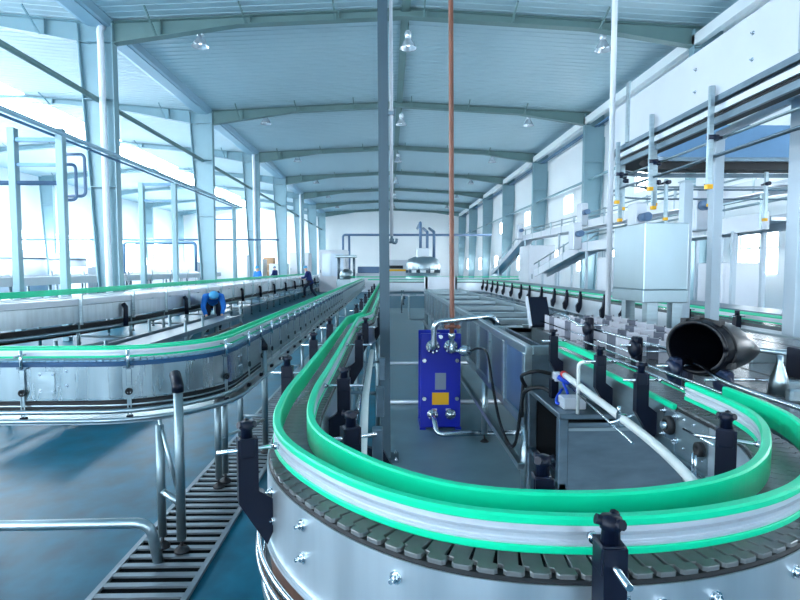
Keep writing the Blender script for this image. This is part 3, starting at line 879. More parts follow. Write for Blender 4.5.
for y in (4.8, 5.5, 6.3, 7.4, 8.7, 10.2, 11.9, 13.25):
    b = MB(); b.box(x0 + .04, x1 - .04, y - .05, y + .05, 1.07, 1.13, .006); b.build('cross_bar', 'steel', rT)
    b = MB(); b.box(x0 + .04, x1 - .04, y - .01, y + .0, .8, 1.06); b.build('divider', 'steel_dark', rT)
    for k in range(4 if y < 13 else 0):
        b = MB(); b.box(x0 + .12 + .19 * k, x0 + .2 + .19 * k, y + .2, y + .85, .98, 1.0); b.build('spray_slat', 'steel_dark', rT)
for y in (3.5, 5.0, 7, 9, 11, 13.1):
    for x in (x0 + .03, x1 - .03 if y > 4.8 else 1.03): leg(x, y, rT, .62, .03, 'steel')
b = MB(); b.bar((x0 - .01, 3.45, .35), (x0 - .01, 13.2, .35), .04); b.build('lower_rail', 'steel', rT)
# white tray on far end
b = MB(); b.box(.95, 1.75, 13.65, 13.71, 1.0, 1.42); b.box(.95, 1.75, 14.19, 14.25, 1.0, 1.42); b.box(.95, 1.0, 13.65, 14.25, 1.0, 1.42); b.box(1.7, 1.75, 13.65, 14.25, 1.0, 1.42); b.box(.95, 1.75, 13.65, 14.25, .98, 1.02)
r = thing('white_bin', 'white open bin on a stand at the far end of the steel trough', 'bin', (1.35, 13.95, 0))
b.build('bin_box', 'white_metal', r)
for x in (1.0, 1.7):
    for y in (13.7, 14.2): leg(x, y, r, .98, .02, foot=False)
# tilted black operator panel at the trough corner
r = thing('operator_panel', 'tilted black operator panel with a white edge at the near corner of the steel trough', 'panel', (1.2, 4.55, 1.15))
b = MB(); b.obox((1.30, 4.62, 1.27), (1, 0, 0), (0, .55, .85), (0, -.85, .55), .085, .14, .02); b.build('screen_housing', 'black', r)
b = MB(); b.obox((1.212, 4.62, 1.27), (1, 0, 0), (0, .55, .85), (0, -.85, .55), .008, .145, .025); b.build('edge_trim', 'white_metal', r)
b = MB(); b.bar((1.30, 4.78, 1.13), (1.30, 4.66, 1.25), .03); b.bar((1.2, 4.78, 1.135), (1.4, 4.78, 1.135), .04, .02); b.build('stand_arm', 'steel', r)

# ------------------------------------------------------------------ plate heat exchanger
r = thing('plate_heat_exchanger', 'deep blue plate heat exchanger with grey and yellow labels standing left of the steel trough', 'heat exchanger', (.53, 5.5, 0))
b = MB(); b.box(.325, .735, 5.4, 5.44, .03, .99, .008); fp = b.build('front_plate', 'blue', r)
b = MB(); b.box(.325, .735, 5.72, 5.76, .03, .99, .008); b.build('back_plate', 'blue', r)
b = MB()
for k in range(12): b.box(.37, .69, 5.445 + k * .0225, 5.458 + k * .0225, .08, .93)
b.build('plate_pack', 'steel_dark', r)
for x in (.365, .695):
    for z in (.33, .72):
        b = MB(); b.cyl((x, 5.37, z), (x, 5.8, z), .011, 8); b.cyl((x, 5.375, z), (x, 5.398, z), .022, 6); b.build('tie_bolt', 'chrome', r)
b = MB(); b.cyl((.53, 5.37, .96), (.53, 5.8, .96), .02, 10); b.build('carrying_bar', 'chrome', r)
b = MB(); b.box(.475, .585, 5.396, 5.4, .42, .59); b.build('name_plate', 'grey_label', fp)['label'] = 'grey label plate'
b = MB(); b.box(.445, .615, 5.396, 5.4, .265, .385); b.box(.445, .615, 5.395, 5.399, .375, .39); b.build('warning_label', 'yellow', fp)['label'] = 'yellow label'
def flange(x, y, z, parent, r_=.072):
    b = MB(); b.lathe([(0, 0), (r_, 0), (r_, -.022), (r_ * .55, -.03), (r_ * .5, -.06), (0, -.06)], c=(x, y, z), axis='y', n=22)
    for k in range(8):
        a = 2 * PI * k / 8
        b.cyl((x + r_ * .8 * math.cos(a), y - .02, z + r_ * .8 * math.sin(a)), (x + r_ * .8 * math.cos(a), y - .032, z + r_ * .8 * math.sin(a)), .009, 6)
    return b.build('flange', 'chrome', parent)
for x in (.45, .63):
    for z in (.86, .17): flange(x, 5.4, z, r, .07 if z > .5 else .055)
for x in (.47, .61):
    b = MB(); b.box(x - .025, x + .025, 5.395, 5.4, .205, .225); b.build('small_label', 'white_metal', fp)
for x in (.35, .71):
    b = MB(); b.box(x - .03, x + .03, 5.38, 5.78, 0, .035); b.build('foot', 'blue', r)
# chrome pipes
b = MB(); b.tube(fillet([(.45, 5.345, .86), (.45, 5.26, .86), (.45, 5.26, 1.12), (1.02, 5.26, 1.18), (1.08, 5.26, 1.08)], .09, 8), .03, 14)
tag(b.build('water_pipe', 'chrome'), 'chrome pipe rising from the blue heat exchanger and bending over into the trough', 'pipe')
b = MB(); b.tube(fillet([(.45, 5.345, .17), (.45, 5.2, .17), (.47, 5.1, .05), (.8, 5.12, .055), (1.5, 5.12, .055)], .07, 8), .025, 14)
tag(b.build('water_pipe', 'chrome'), 'chrome pipe leaving the foot of the blue heat exchanger along the floor', 'pipe')
# brown pipe dropping from the roof with valve
r = thing('brown_riser_pipe', 'thin rust brown pipe dropping from the roof to a valve on the blue heat exchanger', 'pipe', (.63, 5.3, .8))
b = MB(); b.tube([(.63, 5.3, .86), (.632, 5.3, 1.1), (.60, 5.3, 4.5), (.565, 5.3, 8.8)], .024, 12); b.build('pipe', 'rust', r)
b = MB(); b.lathe([(.0, .82), (.034, .82), (.034, .86), (.026, .87), (.026, .95), (.036, .96), (.036, 1.0), (.024, 1.01)], c=(.63, 5.3, 0), n=14); b.build('valve_body', 'chrome', r)
b = MB(); b.cyl((.56, 5.27, 1.075), (.70, 5.27, 1.075), .017, 10); b.cyl((.57, 5.29, 1.075), (.57, 5.23, 1.075), .02, 10); b.cyl((.69, 5.29, 1.075), (.69, 5.23, 1.075), .02, 10); b.build('valve_handle', 'rust', r)
b = MB(); b.cyl((.63, 5.3, .86), (.63, 5.36, .86), .03, 12); b.build('elbow', 'rust', r)
r2 = thing('flow_sensor', 'small chrome sensor with black cable beside the brown pipe valve', 'sensor', (.72, 5.3, .83))
b = MB(); b.lathe([(0, .66), (.018, .66), (.018, .70), (.045, .715), (.055, .75), (.055, .79), (.04, .815), (.02, .83), (0, .83)], c=(0, 5.3, .83), axis='x', n=16); b.build('sensor_body', 'chrome', r2)
b = MB(); b.tube(spline([(.825, 5.3, .83), (.845, 5.0, .9), (.85, 4.6, .92), (.845, 4.3, .7), (.84, 4.0, .5), (.845, 3.7, .42), (.845, 3.5, .5), (.845, 3.38, .75), (.855, 3.36, .93)], 8), .011, 8); b.build('cable', 'rubber', r2)

for y, lab in ((6.43, 'thin pale pipe lying across the aisle floor behind the blue heat exchanger'), (9.1, 'thin pale pipe lying across the aisle floor farther back by the trough')):
    b = MB(); b.cyl((-.1, y, .037), (1.5, y, .037), .025, 10)
    tag(b.build('floor_pipe', 'alu'), lab, 'pipe')
# slate post and hanging conduit
r = thing('steel_post', 'dark slate square post standing in the aisle and reaching up to the roof', 'post', (-.02, 4.56, 0))
b = MB(); b.loft([[(-.062, 4.52, 0), (.022, 4.52, 0), (.022, 4.6, 0), (-.062, 4.6, 0)], [(-.115, 4.52, 8.83), (-.031, 4.52, 8.83), (-.031, 4.6, 8.83), (-.115, 4.6, 8.83)]]); b.build('shaft', 'post', r)
b = MB(); b.box(-.13, .09, 4.45, 4.67, .012, .03); bpz = b.build('base_plate', 'post', r)
for x in (-.105, .065):
    for y in (4.475, 4.645): bolt((x, y, .03), (0, 0, 1), bpz, .009, .02)
r = thing('hanging_conduit', 'thin white conduit hanging from the roof beside the slate post, ending in a hook', 'conduit', (.03, 4.6, 1.85))
b = MB(); b.tube([(.032, 4.62, 1.92), (.03, 4.62, 3), (.0, 4.62, 8.83)], .015, 10); b.build('conduit', 'white_metal', r)
b = MB(); b.tube(fillet([(.032, 4.62, 1.94), (.032, 4.62, 1.87), (.07, 4.62, 1.86), (.075, 4.62, 1.9)], .02), .012, 8); b.cyl((.032, 4.62, 1.86), (.032, 4.62, 1.9), .022, 10); b.build('hook', 'steel_dark', r)
b = MB(); b.box(-.045, .05, 4.6, 4.64, 2.93, 2.96); b.build('clamp', 'steel_dark', r)

# ------------------------------------------------------------------ cabinet under the right leg
r = thing('machine_cabinet', 'dull steel machine cabinet with an open dark side under the right leg of the loop', 'cabinet', (1.2, 3.05, 0))
cx0, cx1, cy0, cy1, cz = .88, 1.62, 2.72, 3.36, .9
b = MB(); b.box(cx0, cx1, cy0, cy1, cz - .03, cz, .005); b.build('top', 'steel_dark', r)
for (x, y) in ((cx0, cy0), (cx1 - .05, cy0), (cx0, cy1 - .05), (cx1 - .05, cy1 - .05)):
    b = MB(); b.box(x, x + .05, y, y + .05, 0.012, cz - .03, .004); b.build('upright', 'steel_dark', r)
b = MB(); b.box(cx0 + .05, cx1 - .05, cy0 + .01, cy0 + .02, .08, cz - .05); pn = b.build('front_panel', 'steel_dark', r)
b = MB(); b.box(cx0 + .05, cx1 - .05, cy0, cy0 + .012, cz - .09, cz - .075); b.build('panel_seam', 'steel', pn)
b = MB(); b.box(cx0 + .06, cx1, cy1 - .02, cy1, .05, cz - .03); b.box(cx1 - .02, cx1, cy0 + .05, cy1, .05, cz - .03); b.build('back_panel', 'rubber', r)
b = MB(); b.box(cx0, cx0 + .04, cy0, cy1, .1, .14); b.box(cx0, cx0 + .04, cy0, cy1, .5, .53); b.build('side_rail', 'steel_dark', r)
b = MB(); b.box(cx0 + .1, cx0 + .4, cy0 + .12, cy1 - .1, .25, .5, .02); b.build('drive_motor', 'black', r)
# white tube clipped beside the leg
r = thing('white_tube', 'straight white plastic tube slanting along the inner side of the right conveyor leg', 'tube', (.98, 2.5, 1.0))
b = MB(); b.tube(spline([(1.0, 3.0, 1.045), (.968, 2.3, 1.035), (.945, 1.8, 1.02), (.93, 1.5, .97), (.92, 1.35, .88)], 6), .017, 12); b.build('tube', 'whitehose', r)
b = MB(); b.cyl((1.0, 3.0, 1.045), (1.0, 3.03, 1.045), .021, 12); b.build('red_ferrule', 'red', r)['label'] = 'red end ferrule'
b = MB(); b.cyl((.91, 2.17, 1.01), (1.01, 2.17, 1.045), .007, 8); b.box(.945, .975, 2.15, 2.19, 1.005, 1.055, .003); b.cyl((.95, 2.17, 1.05), (.95, 2.17, 1.085), .008, 8); b.build('tube_clamp', 'chrome', r)
b = MB(); b.cyl((.985, 2.9, 1.01), (.93, 2.0, .985), .005, 8); b.build('support_rod', 'chrome', r)
r = thing('air_valve', 'small blue and white air valve with a looped blue hose on the steel cabinet', 'valve', (.96, 3.1, .9))
b = MB(); b.box(.955, .995, 3.04, 3.09, 1.0, 1.05, .004); b.build('valve_body', 'white_metal', r)
b = MB(); b.cyl((.97, 3.03, 1.03), (1.02, 2.99, 1.0), .014, 10); b.build('fitting', 'bluehose', r)
b = MB(); b.tube(spline([(.99, 3.0, 1.0), (1.0, 2.95, .95), (.97, 2.9, .92), (.92, 2.88, .915), (.94, 2.95, .93), (.99, 3.02, .96)], 8), .008, 8); b.build('hose', 'bluehose', r)
b = MB(); b.box(.94, .98, 3.05, 3.1, .9, 1.01); b.build('stand', 'black', r)
b = MB(); b.box(.93, 1.05, 2.8, 2.9, .901, .96, .004)
tag(b.build('junction_box', 'white_metal'), 'small white junction box lying on the steel cabinet top under the blue hose', 'box')
b = MB(); b.tube(fillet([(.975, 2.72, .9), (.975, 2.72, 1.17), (1.03, 2.7, 1.17)], .04, 6), .009, 10)
tag(b.build('bent_rod', 'whitehose'), 'white bent rod rising from the cabinet top to the conveyor rail', 'rod')
b = MB(); b.tube(spline([(.87, 3.36, .9), (.83, 3.3, .98), (.9, 3.25, 1.02), (1.0, 3.28, 1.0)], 6), .012, 8); b.tube(spline([(.86, 3.4, .7), (.84, 3.28, .88), (.92, 3.2, .93), (.97, 3.1, .91)], 6), .012, 8)
tag(b.build('cable_loop', 'rubber'), 'black cables looped at the corner between the trough and the steel cabinet', 'cable')

# ------------------------------------------------------------------ right table with rails, funnel and dividers
r = thing('transfer_table', 'grey transfer table with lanes of slats behind the right leg of the loop', 'table', (2.2, 2.6, 0))
b = MB(); b.box(1.27, 3.0, 1.2, 4.65, 1.09, 1.12); b.build('table_top', 'steel_dark', r)
for k in range(6):
    xx = 1.29 + .285 * k
    b = MB()
    yk = 1.25
    while yk < 4.6:
        b.box(xx, xx + .26, yk, yk + .034, 1.12, 1.128); yk += .038
    o = b.build('slat_lane', 'slat', r)
b = MB(); b.box(1.25, 1.27, 1.2, 4.65, .98, 1.14); b.build('side_plate', 'steel', r)
b = MB(); b.box(3.0, 3.02, 1.2, 4.65, .98, 1.14); b.build('side_plate', 'steel', r)
b = MB(); b.box(1.27, 3.0, 4.63, 4.65, .98, 1.14); b.build('side_plate', 'steel', r)
for (x, y) in ((1.3, 1.4), (2.9, 1.4), (1.3, 4.4), (2.9, 4.4), (2.1, 3)): leg(x, y, r, 1.09, .03)
b = MB(); b.tube(spline([(1.30, 4.3, 1.27), (1.27, 3.9, 1.31), (1.28, 3.5, 1.27), (1.36, 2.6, 1.255), (1.33, 2.25, 1.235), (1.27, 1.95, 1.22), (1.27, 1.3, 1.22)], 8), .009, 8); b.build('guide_rod', 'chrome', r)
b = MB(); b.cyl((1.3, 2.93, 1.22), (1.75, 2.93, 1.22), .006, 8); b.cyl((1.5, 2.4, 1.15), (2.2, 2.2, 1.15), .006, 8); b.build('guide_rod', 'chrome', r)
for (x, y, h, m) in ((1.26, 3.35, .2, 'black'), (1.27, 2.72, .16, 'black'), (1.255, 2.32, .12, 'navy'), (1.42, 2.52, .16, 'navy'), (1.34, 2.1, .1, 'navy')):
    b = MB()
    b.box(x - .015, x + .025, y - .03, y + .03, 1.12, 1.14 + h, .008); pz = b.build('guide_block', m, r)
    q = MB(); q.lathe([(0, .03), (.04, .03), (.045, .02), (.045, -.0), (.03, -.01), (0, -.01)], c=(x - .02, y, 1.11 + h * .8), axis='x', n=18); q.build('clamp_disc', m, pz)
    q = MB(); q.cyl((x - .08, y, 1.12 + h * .85), (x + .12, y, 1.12 + h * .85), .006, 8); q.build('clamp_rod', 'chrome', pz)
# bits at the back right
for (x, y, w_, d_, h, m, nm) in ((2.3, 2.6, .12, .1, .13, 'black', 'sensor_block'), (2.15, 2.15, .3, .1, .11, 'black', 'sensor_block'), (2.55, 3.0, .16, .1, .16, 'steel', 'motor_block'), (2.75, 3.2, .2, .16, .2, 'steel_dark', 'motor_block'), (1.75, 2.25, .16, .05, .04, 'steel', 'guide_plate'), (1.62, 2.05, .12, .04, .05, 'steel', 'guide_plate')):
    b = MB(); b.box(x - w_ / 2, x + w_ / 2, y - d_ / 2, y + d_ / 2, 1.128, 1.128 + h, .008); b.build(nm, m, r)
b = MB(); b.lathe([(0, 1.128), (.04, 1.128), (.034, 1.19), (.018, 1.24), (.012, 1.26), (.012, 1.29), (0, 1.29)], c=(1.62, 1.93 + .25, 0), n=18); b.build('cone_nozzle', 'steel', r)
for k in range(1):
    b = MB(); b.tube([(1.9 + .1 * k, 1.9 + .2 * k, 1.2 + .02 * k), (2.7, 2.2 + .2 * k, 1.2 + .02 * k)], .008, 8); b.build('guide_rod', 'chrome', r)
b = MB(); b.tube([(1.75, 2.7, 1.25), (2.1, 2.45, 1.22), (2.6, 2.3, 1.2)], .013, 8); b.build('guide_rod', 'steel', r)

b = MB(); b.cyl((1.95, 2.5, 1.22), (2.6, 2.62, 1.22), .035, 16); b.build('cross_roller', 'steel', r)
for q in (1.93, 2.58):
    b = MB(); b.box(q, q + .04, 2.44 + (q > 2) * .12, 2.56 + (q > 2) * .12, 1.128, 1.27, .006); b.build('roller_bearing', 'black', r)
b = MB(); b.box(2.0, 2.4, 2.9, 2.93, 1.128, 1.2, .004); b.build('guide_plate', 'steel', r)
b = MB(); b.tube(spline([(1.9, 1.5, 1.2), (1.95, 2.0, 1.21), (2.15, 2.35, 1.21), (2.9, 2.5, 1.21)], 6), .012, 8); b.build('guide_rod', 'steel', r)

# divider rack
r = thing('divider_rack', 'rack of upright grey divider plates on the table between the steel box and the trough', 'rack', (1.55, 3.6, 1.128))
dms = []
for mm in ('plate', 'plate_dark'):
    dp = MB(); dp.box(-.014, .014, -.034, .034, 0, .122, .004); dp.box(-.017, .017, -.036, -.026, 0, .128); dp.box(-.017, .017, .026, .036, 0, .128)
    me = dp.mesh('divider_plate'); me.materials.append(M[mm]); dms.append(me)
for row, (xx, ya, yb, nn) in enumerate(((1.36, 2.95, 4.5, 13), (1.52, 2.9, 4.5, 13), (1.69, 2.9, 4.5, 13), (1.87, 2.95, 4.5, 12))):
    for k in range(nn):
        o = bpy.data.objects.new('divider_plate', dms[(k + row) % 3 == 2]); col.objects.link(o); o.parent = r
        yk = ya + (yb - ya) * k / (nn - 1)
        o.location = (xx - 1.55, yk - 3.6, 0); o.rotation_euler = (0, 0, R(58 + random.uniform(-7, 7)))
b = MB()
b.cyl((1.3, 2.86, 1.2), (1.3, 4.55, 1.2), .005, 8)
b.cyl((1.3, 2.86, 1.2), (1.95, 2.86, 1.2), .005, 8)
b.build('holding_rod', 'chrome', r)

# black plastic funnel lying on its side
r = thing('black_funnel', 'large glossy black plastic funnel lying on its side on the grey transfer table', 'funnel', (1.5, 2.35, 1.25))
ax = Vector((.85, .53, -.03)).normalized()
upv = Vector((0, 0, 1)); sidev = ax.cross(upv).normalized(); upv = sidev.cross(ax)
c0 = Vector((1.33, 2.27, 1.312))
def fring(t, ry, rz, dz, n=28, tilt=0.):
    out = []
    for k in range(n):
        a = 2 * PI * k / n
        p = c0 + ax * (t + tilt * math.cos(a)) + sidev * (ry * math.cos(a)) + upv * (rz * math.sin(a) + dz)
        out.append(p)
    return out
# the mouth leans towards the camera: side +sidev is nearer
T = -.02
secs = [(-.03, .13, .105, 0, T), (-.0, .148, .118, 0, T), (.05, .15, .12, 0, T * .6), (.14, .146, .114, -.002, T * .3), (.24, .122, .094, -.012, 0), (.34, .088, .066, -.026, 0), (.46, .046, .034, -.036, 0), (.53, .018, .014, -.042, 0)]
inn = [(.39, .012, .01, -.04, 0), (.27, .082, .058, -.026, 0), (.18, .108, .086, -.012, 0), (.08, .132, .104, 0, T * .5), (-.0, .131, .102, 0, T), (-.03, .125, .1, 0, T)]
b = MB(); b.loft([fring(s_[0], s_[1], s_[2], s_[3], 32, s_[4]) for s_ in secs] + [fring(s_[0], s_[1], s_[2], s_[3], 32, s_[4]) for s_ in inn[:-1]] + [fring(*secs[0][:4], 32, T)], caps=False, smooth=True)
body = b.build('funnel_body', 'bucket', r)
b = MB(); rr_ = fring(.02, .151, .121, 0, 32, T * .85); b.tube(rr_ + [rr_[0]], .006, 8); b.build('band', 'rubber', r)
rr_ = fring(-.025, .133, .107, 0, 32, T); b = MB(); b.tube(rr_ + [rr_[0]], .009, 8); b.build('rim', 'bucket', r)
for ang in (60, 95, 120, 300, 330):
    a = R(ang); p = c0 + ax * (.02 + T * .85 * math.cos(a)) + sidev * (.153 * math.cos(a)) + upv * (.123 * math.sin(a))
    b = MB(); b.obox(p, ax, upv, sidev, .02, .012, .012); b.build('latch', 'rubber', r)
b = MB(); b.box(1.42, 1.47, 2.3, 2.36, 1.128, 1.2); b.box(1.55, 1.6, 2.45, 2.5, 1.128, 1.215); b.build('support_block', 'steel', r)

# ------------------------------------------------------------------ steel control box, posts, pole
r = thing('control_box', 'plain stainless steel control box raised on legs above the divider plates', 'control box', (2.12, 4.5, 1.128))
X0, X1, YA, YB, ZA, ZB = 1.985, 2.33, 4.15, 4.72, 1.38, 2.0
b = MB(); b.box(X0, X1, YA, YB, ZA + .1, ZB, .006); b.build('box_body', 'box_steel', r)
b = MB(); b.box(X0 - .005, X1 + .005, YA - .005, YB + .005, ZA, ZA + .1, .006); b.build('box_base', 'box_steel', r)
for (x, y) in ((2.07, 4.22), (2.27, 4.22), (2.07, 4.6), (2.27, 4.6)):
    b = MB(); b.box(x - .04, x + .04, y - .04, y + .04, 1.128, ZA); b.build('leg', 'steel', r)
b = MB(); b.box(2.12, 2.16, 4.3, 4.34, 1.128, ZA); b.build('cable_duct', 'navy', r)
def post_at(label, x, y, w_, top, m='pale_post', base=0):
    o = thing('support_post', label, 'post', (x, y, base), 'pale square support posts on the right')
    b = MB(); b.box(x - w_ / 2, x + w_ / 2, y - w_ / 2, y + w_ / 2, base, top, .004); b.build('shaft', m, o)
    b = MB(); b.box(x - w_ * .9, x + w_ * .9, y - w_ * .9, y + w_ * .9, base, base + .012); b.build('base_plate', m, o)
    b = MB(); b.box(x - w_ * .6, x + w_ * .6, y - w_ * .6, y + w_ * .6, top, top + .01); b.build('cap_plate', m, o)
    return o
post_at('pale square post rising right behind the black funnel', 2.894, 4.75, .085, 2.77)
post_at('pale square post just behind the steel control box', 2.69, 4.86, .085, 2.42)
post_at('thick pale square post at the right edge of the frame', 3.2, 4.15, .13, 2.95)
b = MB(); b.cyl((2.12, 5.15, 0), (2.12, 5.15, 8.6), .026, 12)
tag(b.build('white_pole', 'white_metal'), 'slim white round pole from the floor to the roof left of the steel control box', 'pole')
b = MB(); b.box(1.75, 1.9, 4.75, 4.83, 1.12, 1.16, .004); b.box(1.77, 1.88, 4.75, 4.83, 1.16, 1.175, .003)
b = MB(); b.box(1.72, 1.88, 4.56, 4.62, 1.128, 1.165, .005)
tag(b.build('amber_block', 'amber'), 'small amber block behind the grey divider plates near the white pole', 'block')

# ------------------------------------------------------------------ overhead conveyor top right
r = thing('overhead_conveyor', 'overhead conveyor with tall white side panel curving round in the upper right', 'conveyor', (2.5, 5, 2.6))
pH = [(2.7, .6), (2.7, 3.0), (2.7, 5.7)] + arc(3.4, 5.95, .7, 180, 90, 20) + [(4.2, 6.65), (9.3, 6.65)]
# travel away from camera then right: left side is outer
def sw(prof, nm, m, path=pH, parent=r):
    b = MB(); b.sweep(path, prof); return b.build(nm, m, parent)
pn = sw([(-.16, 2.98), (-.145, 2.98), (-.145, 3.42), (-.16, 3.42)], 'side_panel', 'white_metal')
pi = sw([(.145, 2.98), (.16, 2.98), (.16, 3.36), (.145, 3.36)], 'inner_panel', 'blue_metal')
sw([(-.17, 2.93), (-.13, 2.93), (-.13, 2.975), (-.17, 2.975)], 'edge_rail', 'steel_dark')
sw([(-.145, 2.86), (-.12, 2.86), (-.12, 2.91), (-.145, 2.91)], 'edge_rail', 'alu')
sw([(.13, 2.93), (.17, 2.93), (.17, 2.975), (.13, 2.975)], 'edge_rail', 'steel_dark')
sw([(-.12, 2.84), (.12, 2.84), (.12, 2.93), (-.12, 2.93)], 'carrier_chain', 'rubber')
sw([(-.13, 2.78), (-.1, 2.78), (-.1, 2.83), (-.13, 2.83)], 'lower_rail', 'steel_dark')
rod_along(pH, -.1, 2.66, .012, 'guide_rod', 'steel', r); rod_along(pH, -.16, 2.52, .012, 'guide_rod', 'steel_dark', r); rod_along(pH, .1, 2.6, .012, 'guide_rod', 'steel_dark', r)
# top angle brackets on the panel
for y in (3.32, 5.75):
    b = MB(); b.box(2.525, 2.54, y - .035, y + .035, 2.98, 3.6); b.build('panel_strap', 'steel', pn)
for y in (3.8, 4.5):
    for z in (3.1, 3.28): bolt((2.54, y, z), (-1, 0, 0), pn, .01)
# drop arms with yellow tips
for (d, n, zt_, zb_) in ((3.6, -.2, 3.05, 2.3), (4.55, -.2, 3.1, 2.42), (4.62, -.13, 3.0, 2.25), (5.25, -.22, 3.0, 2.38), (5.4, -.12, 2.8, 2.2), (5.7, -.05, 2.9, 2.36), (6.1, .2, 2.9, 2.42), (6.3, .24, 2.7, 2.25), (6.9, .2, 2.9, 2.42), (7.6, .18, 2.8, 2.25), (8.6, .18, 2.8, 2.3)):
    (x, y, a, _) = walk(pH, 1e6, d)[0]; nv = Vector((math.sin(a), -math.cos(a), 0))
    c = Vector((x, y, 0)) + nv * n
    b = MB(); b.box(c.x - .017, c.x + .017, c.y - .017, c.y + .017, zb_, zt_); b.box(c.x - .021, c.x + .021, c.y - .008, c.y + .008, zb_ + .02, zt_)
    o = b.build('drop_arm', 'steel', r)
    b = MB(); b.box(c.x - .022, c.x + .022, c.y - .022, c.y + .022, zb_ - .035, zb_); b.build('yellow_cap', 'yellow', o)['label'] = 'yellow end cap'
    b = MB(); c2 = c + Vector((0, 0, 2.66)); b.cyl(c2, Vector((x, y, 2.66)) + nv * (.1 if n > 0 else -.1), .012, 8); b.cyl(c2 - nv * .02, c2 + nv * .06, .025, 8); b.build('clamp_knob', 'navy', o)
b = MB(); b.bar((2.894, 4.75, 2.81), (3.2, 4.15, 2.985), .05); b.build('support_beam', 'white_metal', r)
b = MB(); b.bar((3.2, 4.15, 2.985), (2.88, 4.15, 2.985), .05); b.build('support_beam', 'white_metal', r)
b = MB(); b.bar((5.2, 6.65, 2.9), (5.2, 6.65, 0), .1); b.build('support_leg', 'pale_post', r)
b = MB(); b.bar((8.6, 6.65, 2.9), (8.6, 6.65, 0), .1); b.build('support_leg', 'pale_post', r)

# ------------------------------------------------------------------ inclined white conveyors by the right wall
def truss_conveyor(label, pts, w_, legs, x):
    o = thing('inclined_conveyor', label, 'conveyor', (x, pts[-1][0], 0), 'white inclined conveyors by the right wall')
    for s in (-w_ / 2, w_ / 2):
        b = MB()
        for (p, q) in zip(pts[:-1], pts[1:]): b.bar((x + s, p[0], p[1]), (x + s, q[0], q[1]), .05, .24)
        b.build('side_frame', 'white_metal', o)
    b = MB()
    for (p, q) in zip(pts[:-1], pts[1:]): b.bar((x, p[0], p[1] + .02), (x, q[0], q[1] + .02), w_ - .1, .05)
    b.build('conveyor_belt', 'alu', o)
    b = MB()
    for (p, q) in zip(pts[:-1], pts[1:]):
        for s in (-w_ / 2, w_ / 2): b.cyl((x + s, p[0], p[1] + .34), (x + s, q[0], q[1] + .34), .02, 8)
    b.build('guide_rod', 'steel', o)
    for (p, q) in zip(pts[:-1], pts[1:]):
        L = math.hypot(q[0] - p[0], q[1] - p[1]); k = .6
        while k < L:
            yy2 = p[0] + (q[0] - p[0]) * k / L; zz2 = p[1] + (q[1] - p[1]) * k / L
            b = MB(); b.box(x - w_ / 2 - .03, x - w_ / 2 + .01, yy2 - .025, yy2 + .025, zz2 - .1, zz2 + .38); b.build('rail_bracket', 'steel', o); k += 1.3
    for (yy2, zz2) in legs:
        for s in (-w_ / 2, w_ / 2):
            b = MB(); b.box(x + s - .03, x + s + .03, yy2 - .03, yy2 + .03, 0, zz2); b.build('leg', 'pale_post', o)
    for (yy2, zz2) in (pts[1], (pts[-1][0] + 1.5, pts[-1][1]), ((pts[1][0] + pts[-1][0]) / 2, pts[-1][1])):
        b = MB(); b.box(x - w_ / 2 - .25, x - w_ / 2 - .03, yy2 - .2, yy2 + .2, zz2 - .05, zz2 + .65, .02); g_ = b.build('gear_box', 'white_metal', o)
        b = MB(); b.cyl((x - w_ / 2 - .14, yy2 - .2, zz2 + .35), (x - w_ / 2 - .14, yy2 - .48, zz2 + .35), .085, 12); b.build('drive_motor', 'blue_pipe', g_)['label'] = 'blue drive motor'
    return o
truss_conveyor('white conveyor climbing from the floor and running high along the right wall', [(33, 1.3), (25.5, 3.05), (9.0, 3.05)], .5, [(31, 1.6), (25, 2.95), (20, 2.95), (15.5, 2.95), (11, 2.95)], 6.6)
truss_conveyor('shorter white conveyor climbing lower beside the high one on the right', [(19, 1.45), (14.5, 2.2), (7.3, 2.3)], .45, [(18, 1.5), (14, 2.1), (10.5, 2.2), (8, 2.2)], 5.4)
# cabinets and duct by the right wall
def cabinet(label, x0, x1, y0, y1, z0, z1, m='white_metal', win=False, nm='machine_cabinet', grp=None):
    o = thing(nm, label, 'cabinet', ((x0 + x1) / 2, (y0 + y1) / 2, 0), grp)
    b = MB(); b.box(x0, x1, y0, y1, max(z0, .08), z1, .02); b.build('housing', m, o)
    b = MB(); b.box(x0 - .01, x0 + .0, y0 + .06, y1 - .06, z0 + .15, z1 - .08); b.box(x0 + .05, x1 - .05, y0 - .012, y0, z0 + .15, z1 - .08); d_ = b.build('door', m, o)
    b = MB(); b.box(x0 + .1, x0 + .14, y0 - .04, y0 - .012, (z0 + z1) / 2 - .1, (z0 + z1) / 2 + .1); b.build('handle', 'steel_dark', d_)
    b = MB(); b.box(x0 + .02, x1 - .02, y0 + .02, y1 - .02, 0 if z0 < .2 else z0 - .08, max(z0, .08)); b.build('plinth', 'steel_dark', o)
    if win:
        b = MB(); b.box(x0 + .2, x1 - .2, y0 - .02, y0 - .012, z0 + (z1 - z0) * .4, z1 - .25); b.build('viewing_window', 'glass', d_)
    return o
cabinet('white cabinet under the high white conveyor by the right wall', 5.9, 7.0, 22.5, 24.2, 0, 2.6)
cabinet('pale cabinet standing behind the green railed conveyor at right', 5.0, 5.6, 12.0, 12.8, 0, 1.9, 'white_metal')
cabinet('low pale cabinet against the right wall behind the square posts', 6.2, 7.0, 9.9, 10.7, 0, 1.75, 'white_metal')

